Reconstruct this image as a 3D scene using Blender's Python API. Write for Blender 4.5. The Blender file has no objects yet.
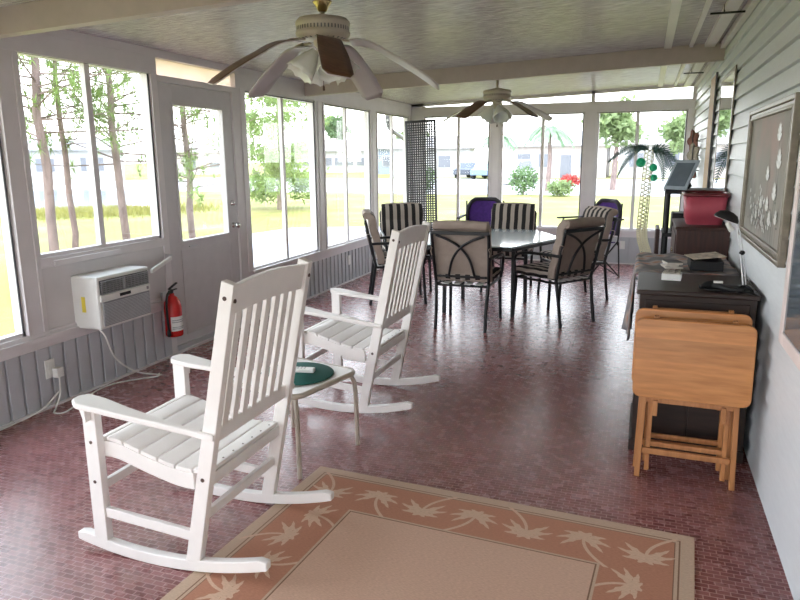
import bpy, math, random
from mathutils import Vector, Matrix, noise
R = math.radians
PI = math.pi
random.seed(7)
C = bpy.context.scene.collection
W, L, Y0 = 3.963, 10.025, -2.5
def ceil_z(x): return 2.2755 + .0381 * x

# ------------------------------------------------------------------ materials
def newmat(name):
    m = bpy.data.materials.new(name); m.use_nodes = True
    nt = m.node_tree
    return m, nt, nt.nodes, nt.links, nt.nodes['Principled BSDF']
def coords(N, Lk, scale=(1, 1, 1), rot=(0, 0, 0), kind='Object'):
    tc = N.new('ShaderNodeTexCoord'); mp = N.new('ShaderNodeMapping')
    mp.inputs['Scale'].default_value = scale; mp.inputs['Rotation'].default_value = rot
    Lk.new(tc.outputs[kind], mp.inputs['Vector']); return mp.outputs['Vector']
def ramp(N, Lk, fac, stops):
    r = N.new('ShaderNodeValToRGB'); e = r.color_ramp.elements
    while len(e) < len(stops): e.new(.5)
    for k, (p, c) in enumerate(stops): e[k].position = p; e[k].color = (*c, 1)
    Lk.new(fac, r.inputs['Fac']); return r.outputs['Color']
def pm(name, col, rough=.5, metal=0, var=.08, scale=12, bump=0, stretch=(1, 1, 1), spec=.5, bscale=None):
    m, nt, N, Lk, P = newmat(name)
    v = coords(N, Lk, stretch)
    n = N.new('ShaderNodeTexNoise'); n.inputs['Scale'].default_value = scale; n.inputs['Detail'].default_value = 4
    Lk.new(v, n.inputs['Vector'])
    a = tuple(max(0, c * (1 - var)) for c in col); b = tuple(min(1, c * (1 + var)) for c in col)
    Lk.new(ramp(N, Lk, n.outputs['Fac'], [(.3, a), (.7, b)]), P.inputs['Base Color'])
    P.inputs['Roughness'].default_value = rough; P.inputs['Metallic'].default_value = metal
    P.inputs['Specular IOR Level'].default_value = spec
    if bump:
        n2 = n
        if bscale:
            n2 = N.new('ShaderNodeTexNoise'); n2.inputs['Scale'].default_value = bscale; n2.inputs['Detail'].default_value = 3
            Lk.new(v, n2.inputs['Vector'])
        bp = N.new('ShaderNodeBump'); bp.inputs['Strength'].default_value = bump; bp.inputs['Distance'].default_value = .01
        Lk.new(n2.outputs['Fac'], bp.inputs['Height']); Lk.new(bp.outputs['Normal'], P.inputs['Normal'])
    return m
def glass_mat(name, tint=(1, 1, 1), rough=.0, k=1.0):
    m, nt, N, Lk, P = newmat(name); N.remove(P)
    t = N.new('ShaderNodeBsdfTransparent'); t.inputs['Color'].default_value = (*tint, 1)
    g = N.new('ShaderNodeBsdfGlossy'); g.inputs['Roughness'].default_value = rough
    f = N.new('ShaderNodeFresnel'); f.inputs['IOR'].default_value = 1.45
    mt = N.new('ShaderNodeMath'); mt.operation = 'MULTIPLY'; mt.inputs[1].default_value = k
    Lk.new(f.outputs[0], mt.inputs[0])
    mx = N.new('ShaderNodeMixShader'); Lk.new(mt.outputs[0], mx.inputs['Fac'])
    Lk.new(t.outputs[0], mx.inputs[1]); Lk.new(g.outputs[0], mx.inputs[2])
    Lk.new(mx.outputs[0], N['Material Output'].inputs['Surface']); return m
def leafmat(name, col, tr=.45, var=.35, scale=3):
    m, nt, N, Lk, P = newmat(name)
    n = N.new('ShaderNodeTexNoise'); n.inputs['Scale'].default_value = scale
    Lk.new(coords(N, Lk), n.inputs['Vector'])
    c = ramp(N, Lk, n.outputs['Fac'], [(.3, tuple(x * (1 - var) for x in col)), (.7, tuple(min(1, x * (1 + var)) for x in col))])
    Lk.new(c, P.inputs['Base Color']); P.inputs['Roughness'].default_value = .6
    t = N.new('ShaderNodeBsdfTranslucent'); Lk.new(c, t.inputs['Color'])
    mx = N.new('ShaderNodeMixShader'); mx.inputs['Fac'].default_value = tr
    Lk.new(P.outputs[0], mx.inputs[1]); Lk.new(t.outputs[0], mx.inputs[2])
    Lk.new(mx.outputs[0], N['Material Output'].inputs['Surface']); return m
def wood(name, c1, c2, axis='x', rough=.4, scale=6, plank=0):
    m, nt, N, Lk, P = newmat(name)
    st = {'x': (1, 9, 9), 'y': (9, 1, 9), 'z': (9, 9, 1)}[axis]
    v = coords(N, Lk, st)
    n = N.new('ShaderNodeTexNoise'); n.inputs['Scale'].default_value = scale; n.inputs['Detail'].default_value = 6; n.inputs['Distortion'].default_value = .2
    Lk.new(v, n.inputs['Vector'])
    col = ramp(N, Lk, n.outputs['Fac'], [(.3, c1), (.5, tuple((a + b) / 2 for a, b in zip(c1, c2))), (.7, c2)])
    if plank:                                    # glued strips of slightly different tone, across local z
        tc = N.new('ShaderNodeTexCoord'); s = N.new('ShaderNodeSeparateXYZ'); Lk.new(tc.outputs['Object'], s.inputs[0])
        a = N.new('ShaderNodeMath'); a.operation = 'MULTIPLY'; a.inputs[1].default_value = 1 / plank; Lk.new(s.outputs['Z'], a.inputs[0])
        f = N.new('ShaderNodeMath'); f.operation = 'FLOOR'; Lk.new(a.outputs[0], f.inputs[0])
        wn = N.new('ShaderNodeTexWhiteNoise'); wn.noise_dimensions = '1D'; Lk.new(f.outputs[0], wn.inputs['W'])
        hs = N.new('ShaderNodeHueSaturation'); Lk.new(col, hs.inputs['Color'])
        mr = N.new('ShaderNodeMapRange'); mr.inputs['To Min'].default_value = .78; mr.inputs['To Max'].default_value = 1.15
        Lk.new(wn.outputs['Value'], mr.inputs['Value']); Lk.new(mr.outputs[0], hs.inputs['Value']); col = hs.outputs[0]
    Lk.new(col, P.inputs['Base Color']); P.inputs['Roughness'].default_value = rough
    return m

M = {}
M['frame'] = pm('painted_aluminium', (.73, .69, .70), .42, var=.04, scale=5)
M['wall_white'] = pm('painted_wall', (.64, .605, .61), .5, var=.05, scale=4, bump=.05)
M['rib'] = pm('ribbed_panel', (.50, .50, .53), .5, var=.05, scale=6)
M['alu'] = pm('aluminium', (.6, .6, .62), .35, .6, var=.05)
M['door'] = pm('door_paint', (.62, .59, .605), .45, var=.03)
M['shade_trim'] = pm('dark_shade_trim', (.10, .10, .11), .6)  # dark tone for painted window shadow gaps and for small dark trims
M['brownbeam'] = pm('beam_paint', (.46, .385, .37), .5, var=.05)
M['white'] = pm('white_paint', (.86, .82, .79), .35, var=.03, scale=8)
M['whiteplastic'] = pm('white_plastic', (.78, .77, .74), .35, var=.03)
M['greyplastic'] = pm('grey_plastic', (.30, .30, .31), .5)
M['darkplastic'] = pm('dark_plastic', (.014, .014, .016), .5, spec=.3)
M['black'] = pm('black_metal', (.012, .012, .014), .35, spec=.4)
M['chrome'] = pm('chrome', (.7, .7, .7), .15, 1, var=.02)
M['brass'] = pm('brass', (.55, .42, .2), .25, 1)
M['glass'] = glass_mat('window_glass', (.98, .985, .985), k=.12)
M['cream'] = pm('cream_metal', (.50, .43, .36), .4, var=.05)
M['screw'] = pm('rusty_screw', (.08, .04, .03), .5)
M['red'] = pm('extinguisher_red', (.55, .02, .02), .25)
M['yellow'] = pm('yellow_sticker', (.75, .6, .06), .5)
M['green'] = pm('green_mat', (.01, .105, .085), .85, bump=.3, scale=150)
M['darkwood'] = wood('dark_wood', (.014, .006, .004), (.034, .015, .010), 'x', .5)
M['brownwood'] = wood('reddish_brown_wood', (.026, .008, .006), (.06, .018, .012), 'z', .55)
M['oak'] = wood('honey_oak', (.43, .165, .045), (.60, .26, .08), 'x', .35, plank=.052)
M['oakleg'] = wood('honey_oak_leg', (.36, .14, .045), (.52, .23, .08), 'z', .4)
M['tanwood'] = wood('tan_board', (.45, .30, .18), (.62, .44, .29), 'z', .6)
M['bin'] = pm('crimson_plastic', (.42, .065, .095), .55, var=.05)
M['binrim'] = pm('dark_red_rim', (.13, .015, .02), .3)
M['purple'] = pm('purple_fabric', (.06, .016, .17), .8, var=.2, scale=30, bump=.2)
M['purpleblack'] = pm('black_canvas', (.025, .02, .03), .7)
M['beige'] = pm('beige_cushion', (.36, .29, .245), .85, var=.06, scale=20, bump=.15, bscale=60)
M['frost'] = pm('frosted_shade', (.80, .80, .76), .25, var=.03)
M['framewood'] = pm('picture_frame_champagne', (.22, .19, .15), .35, .3, var=.15, scale=30)
M['matboard'] = pm('picture_mat', (.55, .5, .44), .7)
M['plaster_white'] = pm('white_frame', (.80, .70, .68), .4)
M['label'] = pm('white_label', (.8, .8, .78), .6)
M['paper'] = pm('paper_print', (.5, .42, .33), .8, var=.5, scale=25)
M['cable'] = pm('white_cable', (.80, .79, .76), .4)
M['tabletop'] = glass_mat('dark_edge_glass', (.55, .62, .65), k=2.2)

m, nt, N, Lk, P = newmat('mirror_glass'); P.inputs['Metallic'].default_value = 1; P.inputs['Roughness'].default_value = .02
nz = N.new('ShaderNodeTexNoise'); nz.inputs['Scale'].default_value = 2; Lk.new(coords(N, Lk), nz.inputs['Vector'])
Lk.new(ramp(N, Lk, nz.outputs['Fac'], [(.2, (.80, .82, .83)), (.8, (.85, .87, .88))]), P.inputs['Base Color']); M['mirror'] = m
M['alu_grey'] = pm('grey_painted_spout', (.20, .20, .22), .5)

# frosted dining table glass: pale, strongly reflecting
m, nt, N, Lk, P = newmat('frosted_table_glass')
nz = N.new('ShaderNodeTexNoise'); nz.inputs['Scale'].default_value = 40; Lk.new(coords(N, Lk), nz.inputs['Vector'])
Lk.new(ramp(N, Lk, nz.outputs['Fac'], [(.3, (.66, .80, .88)), (.7, (.72, .86, .92))]), P.inputs['Base Color'])
P.inputs['Roughness'].default_value = .12; P.inputs['Specular IOR Level'].default_value = 1.0; P.inputs['Coat Weight'].default_value = .6
M['tableglass'] = m

# floor: small red brick-pattern sheet vinyl, semi-gloss
m, nt, N, Lk, P = newmat('red_brick_vinyl')
v = coords(N, Lk, (1, 1, 1))
bk = N.new('ShaderNodeTexBrick'); bk.inputs['Scale'].default_value = 1
bk.inputs['Brick Width'].default_value = .046; bk.inputs['Row Height'].default_value = .024
bk.inputs['Mortar Size'].default_value = .0024; bk.inputs['Mortar Smooth'].default_value = .4; bk.inputs['Bias'].default_value = -.1
bk.inputs['Color1'].default_value = (.165, .045, .045, 1); bk.inputs['Color2'].default_value = (.31, .125, .12, 1); bk.inputs['Mortar'].default_value = (.46, .27, .26, 1)
Lk.new(v, bk.inputs['Vector'])
nz = N.new('ShaderNodeTexNoise'); nz.inputs['Scale'].default_value = 2.2; nz.inputs['Detail'].default_value = 5; Lk.new(v, nz.inputs['Vector'])
mx = N.new('ShaderNodeMix'); mx.data_type = 'RGBA'; mx.blend_type = 'MULTIPLY'; mx.inputs['Factor'].default_value = 1
Lk.new(bk.outputs['Color'], mx.inputs['A']); Lk.new(ramp(N, Lk, nz.outputs['Fac'], [(.3, (.85, .85, .85)), (.7, (1.1, 1.1, 1.1))]), mx.inputs['B'])
Lk.new(mx.outputs['Result'], P.inputs['Base Color'])
n2 = N.new('ShaderNodeTexNoise'); n2.inputs['Scale'].default_value = 16; n2.inputs['Detail'].default_value = 3; Lk.new(v, n2.inputs['Vector'])
mr = N.new('ShaderNodeMapRange'); mr.inputs['To Min'].default_value = .24; mr.inputs['To Max'].default_value = .30; Lk.new(n2.outputs['Fac'], mr.inputs['Value']); Lk.new(mr.outputs[0], P.inputs['Roughness'])
P.inputs['Specular IOR Level'].default_value = .75
ad = N.new('ShaderNodeMath'); ad.operation = 'MULTIPLY_ADD'; ad.inputs[1].default_value = -.15; Lk.new(bk.outputs['Fac'], ad.inputs[0]); Lk.new(n2.outputs['Fac'], ad.inputs[2])
bp = N.new('ShaderNodeBump'); bp.inputs['Strength'].default_value = .13; bp.inputs['Distance'].default_value = .004; Lk.new(ad.outputs[0], bp.inputs['Height']); Lk.new(bp.outputs['Normal'], P.inputs['Normal'])
M['floor'] = m

# ceiling: embossed streaky panel, satin
m, nt, N, Lk, P = newmat('embossed_ceiling_panel')
v = coords(N, Lk, (4.5, 34, 1))
nz = N.new('ShaderNodeTexNoise'); nz.inputs['Scale'].default_value = 2.2; nz.inputs['Detail'].default_value = 6; nz.inputs['Distortion'].default_value = .4; Lk.new(v, nz.inputs['Vector'])
Lk.new(ramp(N, Lk, nz.outputs['Fac'], [(.32, (.38, .335, .375)), (.5, (.58, .53, .58)), (.68, (.82, .77, .80))]), P.inputs['Base Color'])
P.inputs['Roughness'].default_value = .24; P.inputs['Specular IOR Level'].default_value = .9
bp = N.new('ShaderNodeBump'); bp.inputs['Strength'].default_value = 1; bp.inputs['Distance'].default_value = .02
Lk.new(nz.outputs['Fac'], bp.inputs['Height']); Lk.new(bp.outputs['Normal'], P.inputs['Normal']); M['ceiling'] = m

M['siding'] = pm('vinyl_siding', (.70, .73, .76), .42, var=.03, scale=10, bump=.05, stretch=(1, 1, 8))

# striped cushion
m, nt, N, Lk, P = newmat('black_tan_stripe')
tc = N.new('ShaderNodeTexCoord'); s = N.new('ShaderNodeSeparateXYZ'); Lk.new(tc.outputs['Object'], s.inputs[0])
a = N.new('ShaderNodeMath'); a.operation = 'MULTIPLY_ADD'; a.inputs[1].default_value = 1 / .0893; a.inputs[2].default_value = 52.745; Lk.new(s.outputs['X'], a.inputs[0])
f = N.new('ShaderNodeMath'); f.operation = 'FRACT'; Lk.new(a.outputs[0], f.inputs[0])
cr = N.new('ShaderNodeValToRGB'); cr.color_ramp.interpolation = 'CONSTANT'
cr.color_ramp.elements[0].color = (.015, .012, .013, 1); cr.color_ramp.elements[1].position = .5; cr.color_ramp.elements[1].color = (.42, .36, .31, 1)
Lk.new(f.outputs[0], cr.inputs['Fac']); Lk.new(cr.outputs['Color'], P.inputs['Base Color']); P.inputs['Roughness'].default_value = .85
M['stripe'] = m

# rug materials
def weave(name, col, var=.12):
    m, nt, N, Lk, P = newmat(name)
    v = coords(N, Lk, (60, 260, 1))
    n = N.new('ShaderNodeTexNoise'); n.inputs['Scale'].default_value = 1.2; n.inputs['Detail'].default_value = 3; Lk.new(v, n.inputs['Vector'])
    Lk.new(ramp(N, Lk, n.outputs['Fac'], [(.3, tuple(c * (1 - var) for c in col)), (.7, tuple(c * (1 + var) for c in col))]), P.inputs['Base Color'])
    P.inputs['Roughness'].default_value = .9
    bp = N.new('ShaderNodeBump'); bp.inputs['Strength'].default_value = .3; bp.inputs['Distance'].default_value = .002
    Lk.new(n.outputs['Fac'], bp.inputs['Height']); Lk.new(bp.outputs['Normal'], P.inputs['Normal']); return m
M['rug_field'] = weave('rug_field', (.60, .385, .28)); M['rug_band'] = weave('rug_band', (.45, .205, .125)); M['rug_edge'] = weave('rug_edge', (.54, .385, .275))
M['rug_palm'] = weave('rug_palm', (.63, .425, .30)); M['rug_line'] = weave('rug_line', (.22, .12, .07))

# cloth with faded pattern
m, nt, N, Lk, P = newmat('patterned_cloth')
n = N.new('ShaderNodeTexVoronoi'); n.inputs['Scale'].default_value = 9; Lk.new(coords(N, Lk), n.inputs['Vector'])
Lk.new(ramp(N, Lk, n.outputs['Distance'], [(.1, (.40, .17, .11)), (.35, (.42, .36, .32)), (.6, (.20, .19, .20))]), P.inputs['Base Color']); P.inputs['Roughness'].default_value = .9
M['cloth'] = m

# painting ground (dusty pink to grey)
m, nt, N, Lk, P = newmat('painting_ground')
n = N.new('ShaderNodeTexNoise'); n.inputs['Scale'].default_value = 2.6; n.inputs['Detail'].default_value = 5; Lk.new(coords(N, Lk), n.inputs['Vector'])
Lk.new(ramp(N, Lk, n.outputs['Fac'], [(.3, (.42, .31, .28)), (.5, (.33, .31, .275)), (.7, (.20, .20, .185))]), P.inputs['Base Color']); P.inputs['Roughness'].default_value = .65
M['paint_bg'] = m
M['paint_white'] = pm('painting_white', (.78, .78, .76), .4, var=.25, scale=40)
M['paint_green'] = pm('painting_green', (.05, .06, .05), .4, var=.4, scale=30)

# outdoors
def ground_mat(name, stops, scale):
    m, nt, N, Lk, P = newmat(name)
    n = N.new('ShaderNodeTexNoise'); n.inputs['Scale'].default_value = scale; n.inputs['Detail'].default_value = 8; Lk.new(coords(N, Lk), n.inputs['Vector'])
    Lk.new(ramp(N, Lk, n.outputs['Fac'], stops), P.inputs['Base Color']); P.inputs['Roughness'].default_value = .95; return m
M['lawn'] = ground_mat('dry_lawn', [(.3, (.13, .155, .032)), (.5, (.20, .195, .042)), (.7, (.26, .235, .085))], .5)
M['concrete'] = pm('concrete', (.36, .36, .40), .8, var=.06, scale=3)
M['road'] = pm('pale_road', (.36, .355, .355), .8, var=.05, scale=.5)
m, nt, N, Lk, P = newmat('pond_water'); P.inputs['Base Color'].default_value = (.14, .18, .22, 1); P.inputs['Roughness'].default_value = .08
n = N.new('ShaderNodeTexNoise'); n.inputs['Scale'].default_value = 3; Lk.new(coords(N, Lk), n.inputs['Vector'])
bp = N.new('ShaderNodeBump'); bp.inputs['Strength'].default_value = .1; Lk.new(n.outputs['Fac'], bp.inputs['Height']); Lk.new(bp.outputs['Normal'], P.inputs['Normal']); M['water'] = m
M['bark'] = pm('pine_bark', (.20, .145, .135), .9, var=.35, scale=10, bump=.6, stretch=(1, 1, .35))
M['pine'] = leafmat('pine_needles', (.22, .31, .10)); M['bush'] = leafmat('bush_leaves', (.13, .21, .09)); M['tree'] = leafmat('tree_leaves', (.22, .29, .13))
M['fan_palm'] = leafmat('palm_leaves', (.22, .32, .2)); M['reed'] = leafmat('reeds', (.26, .25, .07))
M['housewall'] = pm('white_house_wall', (.42, .42, .43), .8, var=.03); M['housepink'] = pm('pale_pink_house_wall', (.42, .375, .37), .8, var=.03)
M['houseblue'] = pm('pale_blue_house_wall', (.24, .28, .35), .8, var=.03)
M['roof'] = pm('pale_shingles', (.32, .30, .30), .9, var=.1, scale=8); M['roofw'] = pm('white_metal_roof', (.36, .36, .38), .6, var=.03)
M['pane'] = pm('dark_window_pane', (.14, .15, .18), .3); M['carwhite'] = pm('car_white', (.45, .45, .47), .3, var=.02); M['cardark'] = pm('car_dark', (.06, .07, .09), .3); M['carblue'] = pm('car_blue', (.14, .2, .3), .3)
M['tyre'] = pm('tyre', (.02, .02, .02), .8); M['redflower'] = leafmat('red_flowers', (.45, .07, .06))

# decor palm
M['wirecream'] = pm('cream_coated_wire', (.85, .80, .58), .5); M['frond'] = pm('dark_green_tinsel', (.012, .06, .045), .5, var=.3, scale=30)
M['frondlit'] = pm('lit_green_tinsel', (.05, .12, .11), .5, var=.3, scale=30); M['coconut'] = pm('green_wire_ball', (.02, .62, .30), .4)  # frondlit: lit copy of the frond green, light painted into the colour
M['leafcopper'] = pm('copper_leaf', (.14, .05, .035), .4, .4, var=.3)
M['lcd'] = pm('digital_frame_screen', (.12, .15, .18), .1); M['bluegrey'] = pm('blue_grey_plastic', (.32, .38, .44), .3)
M['fan_brown'] = wood('fan_blade_brown', (.10, .045, .022), (.17, .085, .045), 'x', .4); M['fan_white'] = pm('fan_blade_pale', (.50, .46, .47), .4, var=.03)

# ------------------------------------------------------------------ mesh builder
OR = {}
class MB:
    def __init__(s): s.v = []; s.f = []; s.mi = []; s.sm = []
    def add(s, vs, fs, mi=0, sm=False):
        n = len(s.v); s.v += [Vector(p) for p in vs]
        for f in fs: s.f.append([n + i for i in f]); s.mi.append(mi); s.sm.append(sm)
    def box(s, x0, x1, y0, y1, z0, z1, mi=0):
        vs = [(x, y, z) for x in (x0, x1) for y in (y0, y1) for z in (z0, z1)]
        s.add(vs, [(0, 1, 3, 2), (4, 6, 7, 5), (0, 4, 5, 1), (2, 3, 7, 6), (0, 2, 6, 4), (1, 5, 7, 3)], mi); return s
    def bar(s, p, q, w, h, up=(0, 0, 1), mi=0):
        p, q, up = Vector(p), Vector(q), Vector(up); d = (q - p).normalized(); a = d.cross(up).normalized() * w / 2; b = a.cross(d).normalized() * h / 2
        vs = [e + i * a + j * b for e in (p, q) for i, j in ((-1, -1), (1, -1), (1, 1), (-1, 1))]
        s.add(vs, [(0, 1, 2, 3), (7, 6, 5, 4), (0, 4, 5, 1), (1, 5, 6, 2), (2, 6, 7, 3), (3, 7, 4, 0)], mi); return s
    def prism(s, poly, ext, mi=0, sm=False):
        poly = [Vector(p) for p in poly]; e = Vector(ext); n = len(poly)
        s.add(poly + [p + e for p in poly], [tuple(range(n))[::-1], tuple(range(n, 2 * n))], mi)
        k = len(s.v) - 2 * n
        for i in range(n):
            j = (i + 1) % n; s.f.append([k + i, k + j, k + n + j, k + n + i]); s.mi.append(mi); s.sm.append(sm)
        return s
    def tube(s, pts, r, n=8, mi=0, cap=True, closed=False):
        pts = [Vector(p) for p in pts]; m = len(pts); rs = r if isinstance(r, (list, tuple)) else [r] * m
        T = []
        for i in range(m):
            if closed: t = pts[(i + 1) % m] - pts[i - 1]
            else: t = pts[min(i + 1, m - 1)] - pts[max(i - 1, 0)]
            T.append(t.normalized())
        ref = Vector((0, 0, 1)) if abs(T[0].z) < .9 else Vector((1, 0, 0))
        a = T[0].cross(ref).normalized(); vs = []
        for i in range(m):
            a = (a - T[i] * a.dot(T[i])).normalized(); b = T[i].cross(a)
            for k in range(n):
                an = 2 * PI * k / n; vs.append(pts[i] + (a * math.cos(an) + b * math.sin(an)) * rs[i])
        fs = []
        for i in range(m if closed else m - 1):
            j = (i + 1) % m
            for k in range(n): fs.append((i * n + k, i * n + (k + 1) % n, j * n + (k + 1) % n, j * n + k))
        s.add(vs, fs, mi, True)
        if cap and not closed:
            s.add(vs[:n], [tuple(range(n))[::-1]], mi); s.add(vs[-n:], [tuple(range(n))], mi)
        return s
    def lathe(s, prof, c=(0, 0, 0), n=24, mi=0, mat=None, sm=True):
        c = Vector(c); mat = mat or Matrix(); vs = []; m = len(prof)
        for r, z in prof:
            for k in range(n):
                a = 2 * PI * k / n; vs.append(c + mat @ Vector((r * math.cos(a), r * math.sin(a), z)))
        fs = [(i * n + k, i * n + (k + 1) % n, (i + 1) * n + (k + 1) % n, (i + 1) * n + k) for i in range(m - 1) for k in range(n)]
        s.add(vs, fs, mi, sm); return s
    def ell(s, c, rx, ry, rz, n=14, mi=0, mat=None):
        prof = [(math.sin(PI * i / 8), -math.cos(PI * i / 8)) for i in range(9)]; mt = (mat or Matrix()) @ Matrix.Diagonal((rx, ry, rz, 1))
        prof[0] = (.001, -1); prof[-1] = (.001, 1); return s.lathe(prof, c, n, mi, mt)
    def slab(s, fn, nu, nv, t, mi_top=0, mi_bot=0, mi_side=None):
        """fn(u,v) -> centre point; thickness t along surface normal"""
        P = [[Vector(fn(i / nu, j / nv)) for j in range(nv + 1)] for i in range(nu + 1)]
        def nrm(i, j):
            a = P[min(i + 1, nu)][j] - P[max(i - 1, 0)][j]; b = P[i][min(j + 1, nv)] - P[i][max(j - 1, 0)]; return a.cross(b).normalized()
        vs = []
        for sg in (1, -1):
            for i in range(nu + 1):
                for j in range(nv + 1): vs.append(P[i][j] + nrm(i, j) * t / 2 * sg)
        o = (nu + 1) * (nv + 1); ix = lambda i, j: i * (nv + 1) + j
        ft = []; fb = []; fsd = []
        for i in range(nu):
            for j in range(nv):
                ft.append((ix(i, j), ix(i + 1, j), ix(i + 1, j + 1), ix(i, j + 1))); fb.append(tuple(o + q for q in (ix(i, j), ix(i, j + 1), ix(i + 1, j + 1), ix(i + 1, j))))
        for i in range(nu): fsd += [(ix(i, 0), o + ix(i, 0), o + ix(i + 1, 0), ix(i + 1, 0)), (ix(i, nv), ix(i + 1, nv), o + ix(i + 1, nv), o + ix(i, nv))]
        for j in range(nv): fsd += [(ix(0, j), ix(0, j + 1), o + ix(0, j + 1), o + ix(0, j)), (ix(nu, j), o + ix(nu, j), o + ix(nu, j + 1), ix(nu, j + 1))]
        n = len(s.v); s.v += vs
        for fl, k in ((ft, mi_top), (fb, mi_bot), (fsd, mi_top if mi_side is None else mi_side)):
            for f in fl: s.f.append([n + q for q in f]); s.mi.append(k); s.sm.append(True)
        return s
    def build(s, name, mats, parent=None, bevel=0, world=False, origin=None, seg=2):
        if not isinstance(mats, (list, tuple)): mats = [mats]
        me = bpy.data.meshes.new(name); o = bpy.data.objects.new(name, me); C.objects.link(o)
        off = Vector((0, 0, 0))
        if parent:
            o.parent = parent; OR[o.name] = OR[parent.name]
            if world: off = OR[parent.name]
        else:
            OR[o.name] = Vector(origin) if origin else Vector((0, 0, 0))
            if origin: o.location = origin; off = Vector(origin)
        me.from_pydata([tuple(p - off) for p in s.v], [], s.f)
        for k in mats: me.materials.append(M[k] if isinstance(k, str) else k)
        me.polygons.foreach_set('material_index', s.mi); me.polygons.foreach_set('use_smooth', s.sm)
        me.update()
        if bevel:
            b = o.modifiers.new('bevel', 'BEVEL'); b.width = bevel; b.segments = seg; b.limit_method = 'ANGLE'; b.angle_limit = R(40)
        return o
def tag(o, label, cat, group=None, kind=None):
    o['label'] = label; o['category'] = cat
    if group: o['group'] = group
    if kind: o['kind'] = kind
    return o
def thing(name, label, cat, loc=(0, 0, 0), rz=0, group=None):
    o = bpy.data.objects.new(name, None); C.objects.link(o); o.location = loc; o.rotation_euler = (0, 0, rz); o.empty_display_size = .1
    OR[o.name] = Vector(loc); return tag(o, label, cat, group)
def struct(mb, name, mats, bevel=0, parent=None):
    o = mb.build(name, mats, parent, bevel)
    if not parent: o['kind'] = 'structure'
    return o
def copy_tree(o, parent=None):
    c = o.copy(); C.objects.link(c)
    if parent: c.parent = parent
    for ch in o.children: copy_tree(ch, c)
    return c
def dup(o, label, loc, rz):
    c = copy_tree(o); c.location = loc; c.rotation_euler = (0, 0, rz); c['label'] = label; return c
def arc(c, r, a0, a1, n, u=(1, 0, 0), v=(0, 0, 1)):
    c, u, v = Vector(c), Vector(u), Vector(v)
    return [c + u * r * math.cos(a0 + (a1 - a0) * i / n) + v * r * math.sin(a0 + (a1 - a0) * i / n) for i in range(n + 1)]
def bez(pts, n=12):
    pts = [Vector(p) for p in pts]; out = []
    ext = [2 * pts[0] - pts[1]] + pts + [2 * pts[-1] - pts[-2]]
    for i in range(1, len(ext) - 2):
        a, b, c, d = ext[i - 1:i + 3]
        for k in range(n):
            t = k / n; out.append(.5 * ((2 * b) + (c - a) * t + (2 * a - 5 * b + 4 * c - d) * t * t + (3 * b - a - 3 * c + d) * t ** 3))
    return out + [pts[-1]]

# ------------------------------------------------------------------ setting
b = MB().box(-.12, W + .15, Y0 - .12, L + .12, -.12, 0); struct(b, 'floor', 'floor')
b = MB(); x0, x1 = -.3, W + .15
b.add([(x0, Y0 - .3, ceil_z(x0)), (x1, Y0 - .3, ceil_z(x1)), (x1, L + .35, ceil_z(x1)), (x0, L + .35, ceil_z(x0)),
       (x0, Y0 - .3, ceil_z(x0) + .1), (x1, Y0 - .3, ceil_z(x1) + .1), (x1, L + .35, ceil_z(x1) + .1), (x0, L + .35, ceil_z(x0) + .1)],
      [(0, 3, 2, 1), (4, 5, 6, 7), (0, 1, 5, 4), (1, 2, 6, 5), (2, 3, 7, 6), (3, 0, 4, 7)]); struct(b, 'ceiling', 'ceiling')

D = .10                                            # wall thickness
# left wall solid members
b = MB()
def wl(y0, y1, z0, z1, d0=-D, d1=0): b.box(d0, d1, y0, y1, z0, z1)
wl(Y0, 4.25, .38, .48); wl(5.40, L, .38, .48)      # sill rail
wl(Y0, 4.25, .43, .455, 0, .018); wl(5.40, L, .455, .485, 0, .02)
wl(Y0, L, 2.22, 2.285)                             # top plate
wl(Y0, 4.20, 2.10, 2.22); wl(5.29, L, 2.10, 2.22)
for y0, y1 in ((Y0, Y0 + .12), (-.75, -.6), (1.05, 1.2), (2.92, 3.07), (4.19, 4.255), (5.215, 5.42), (6.80, 7.02), (8.38, 8.62), (9.92, L)):
    wl(y0, y1, .48, 2.10)
wl(4.19, 4.255, 2.10, 2.22); wl(4.19, 4.255, 0, .38); wl(5.215, 5.40, 0, .48); wl(5.275, 5.30, 2.10, 2.22)
wl(4.255, 5.215, 2.055, 2.10); wl(4.255, 5.215, 0, .02)
wl(3.07, 4.19, .86, .92)
for y in (2.92, 3.03, 6.84, 6.97, 8.42, 8.57, 5.33): wl(y, y + .012, .48, 2.10, 0, .008)
wall_left = struct(b, 'wall_left', 'frame', .002)
b = MB()
def ribs(bb, a0, a1, per, groove, depth, axis):
    a = a0
    while a < a1 - .001:
        e = min(a + per - groove, a1)
        if axis == 'y': bb.box(-D, 0, a, e, 0.012, .38)
        else: bb.box(a, e, L, L + D, .012, .38)
        g = min(a + per, a1)
        if g > e:
            if axis == 'y': bb.box(-D, -depth, e, g, 0.012, .38)
            else: bb.box(e, g, L + depth, L + D, .012, .38)
        a += per
ribs(b, Y0, 4.19, .105, .022, .014, 'y'); ribs(b, 5.40, L, .105, .030, .018, 'y')
struct(b, 'ribbed_kick_panel', 'rib', .004, wall_left)
b = MB().box(-.06, -.008, 3.07, 4.19, .48, .86); b.box(-.008, .004, 3.07, 4.19, .452, .47); struct(b, 'infill_panel', 'wall_white', .002, wall_left)
b = MB(); b.box(-D, .012, Y0, 4.25, 0, .014); b.box(-D, .012, 5.4, L, 0, .014); b.box(0, .012, 4.25, 5.4, 0.0, .02); struct(b, 'baseboard_left', 'frame')
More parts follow.
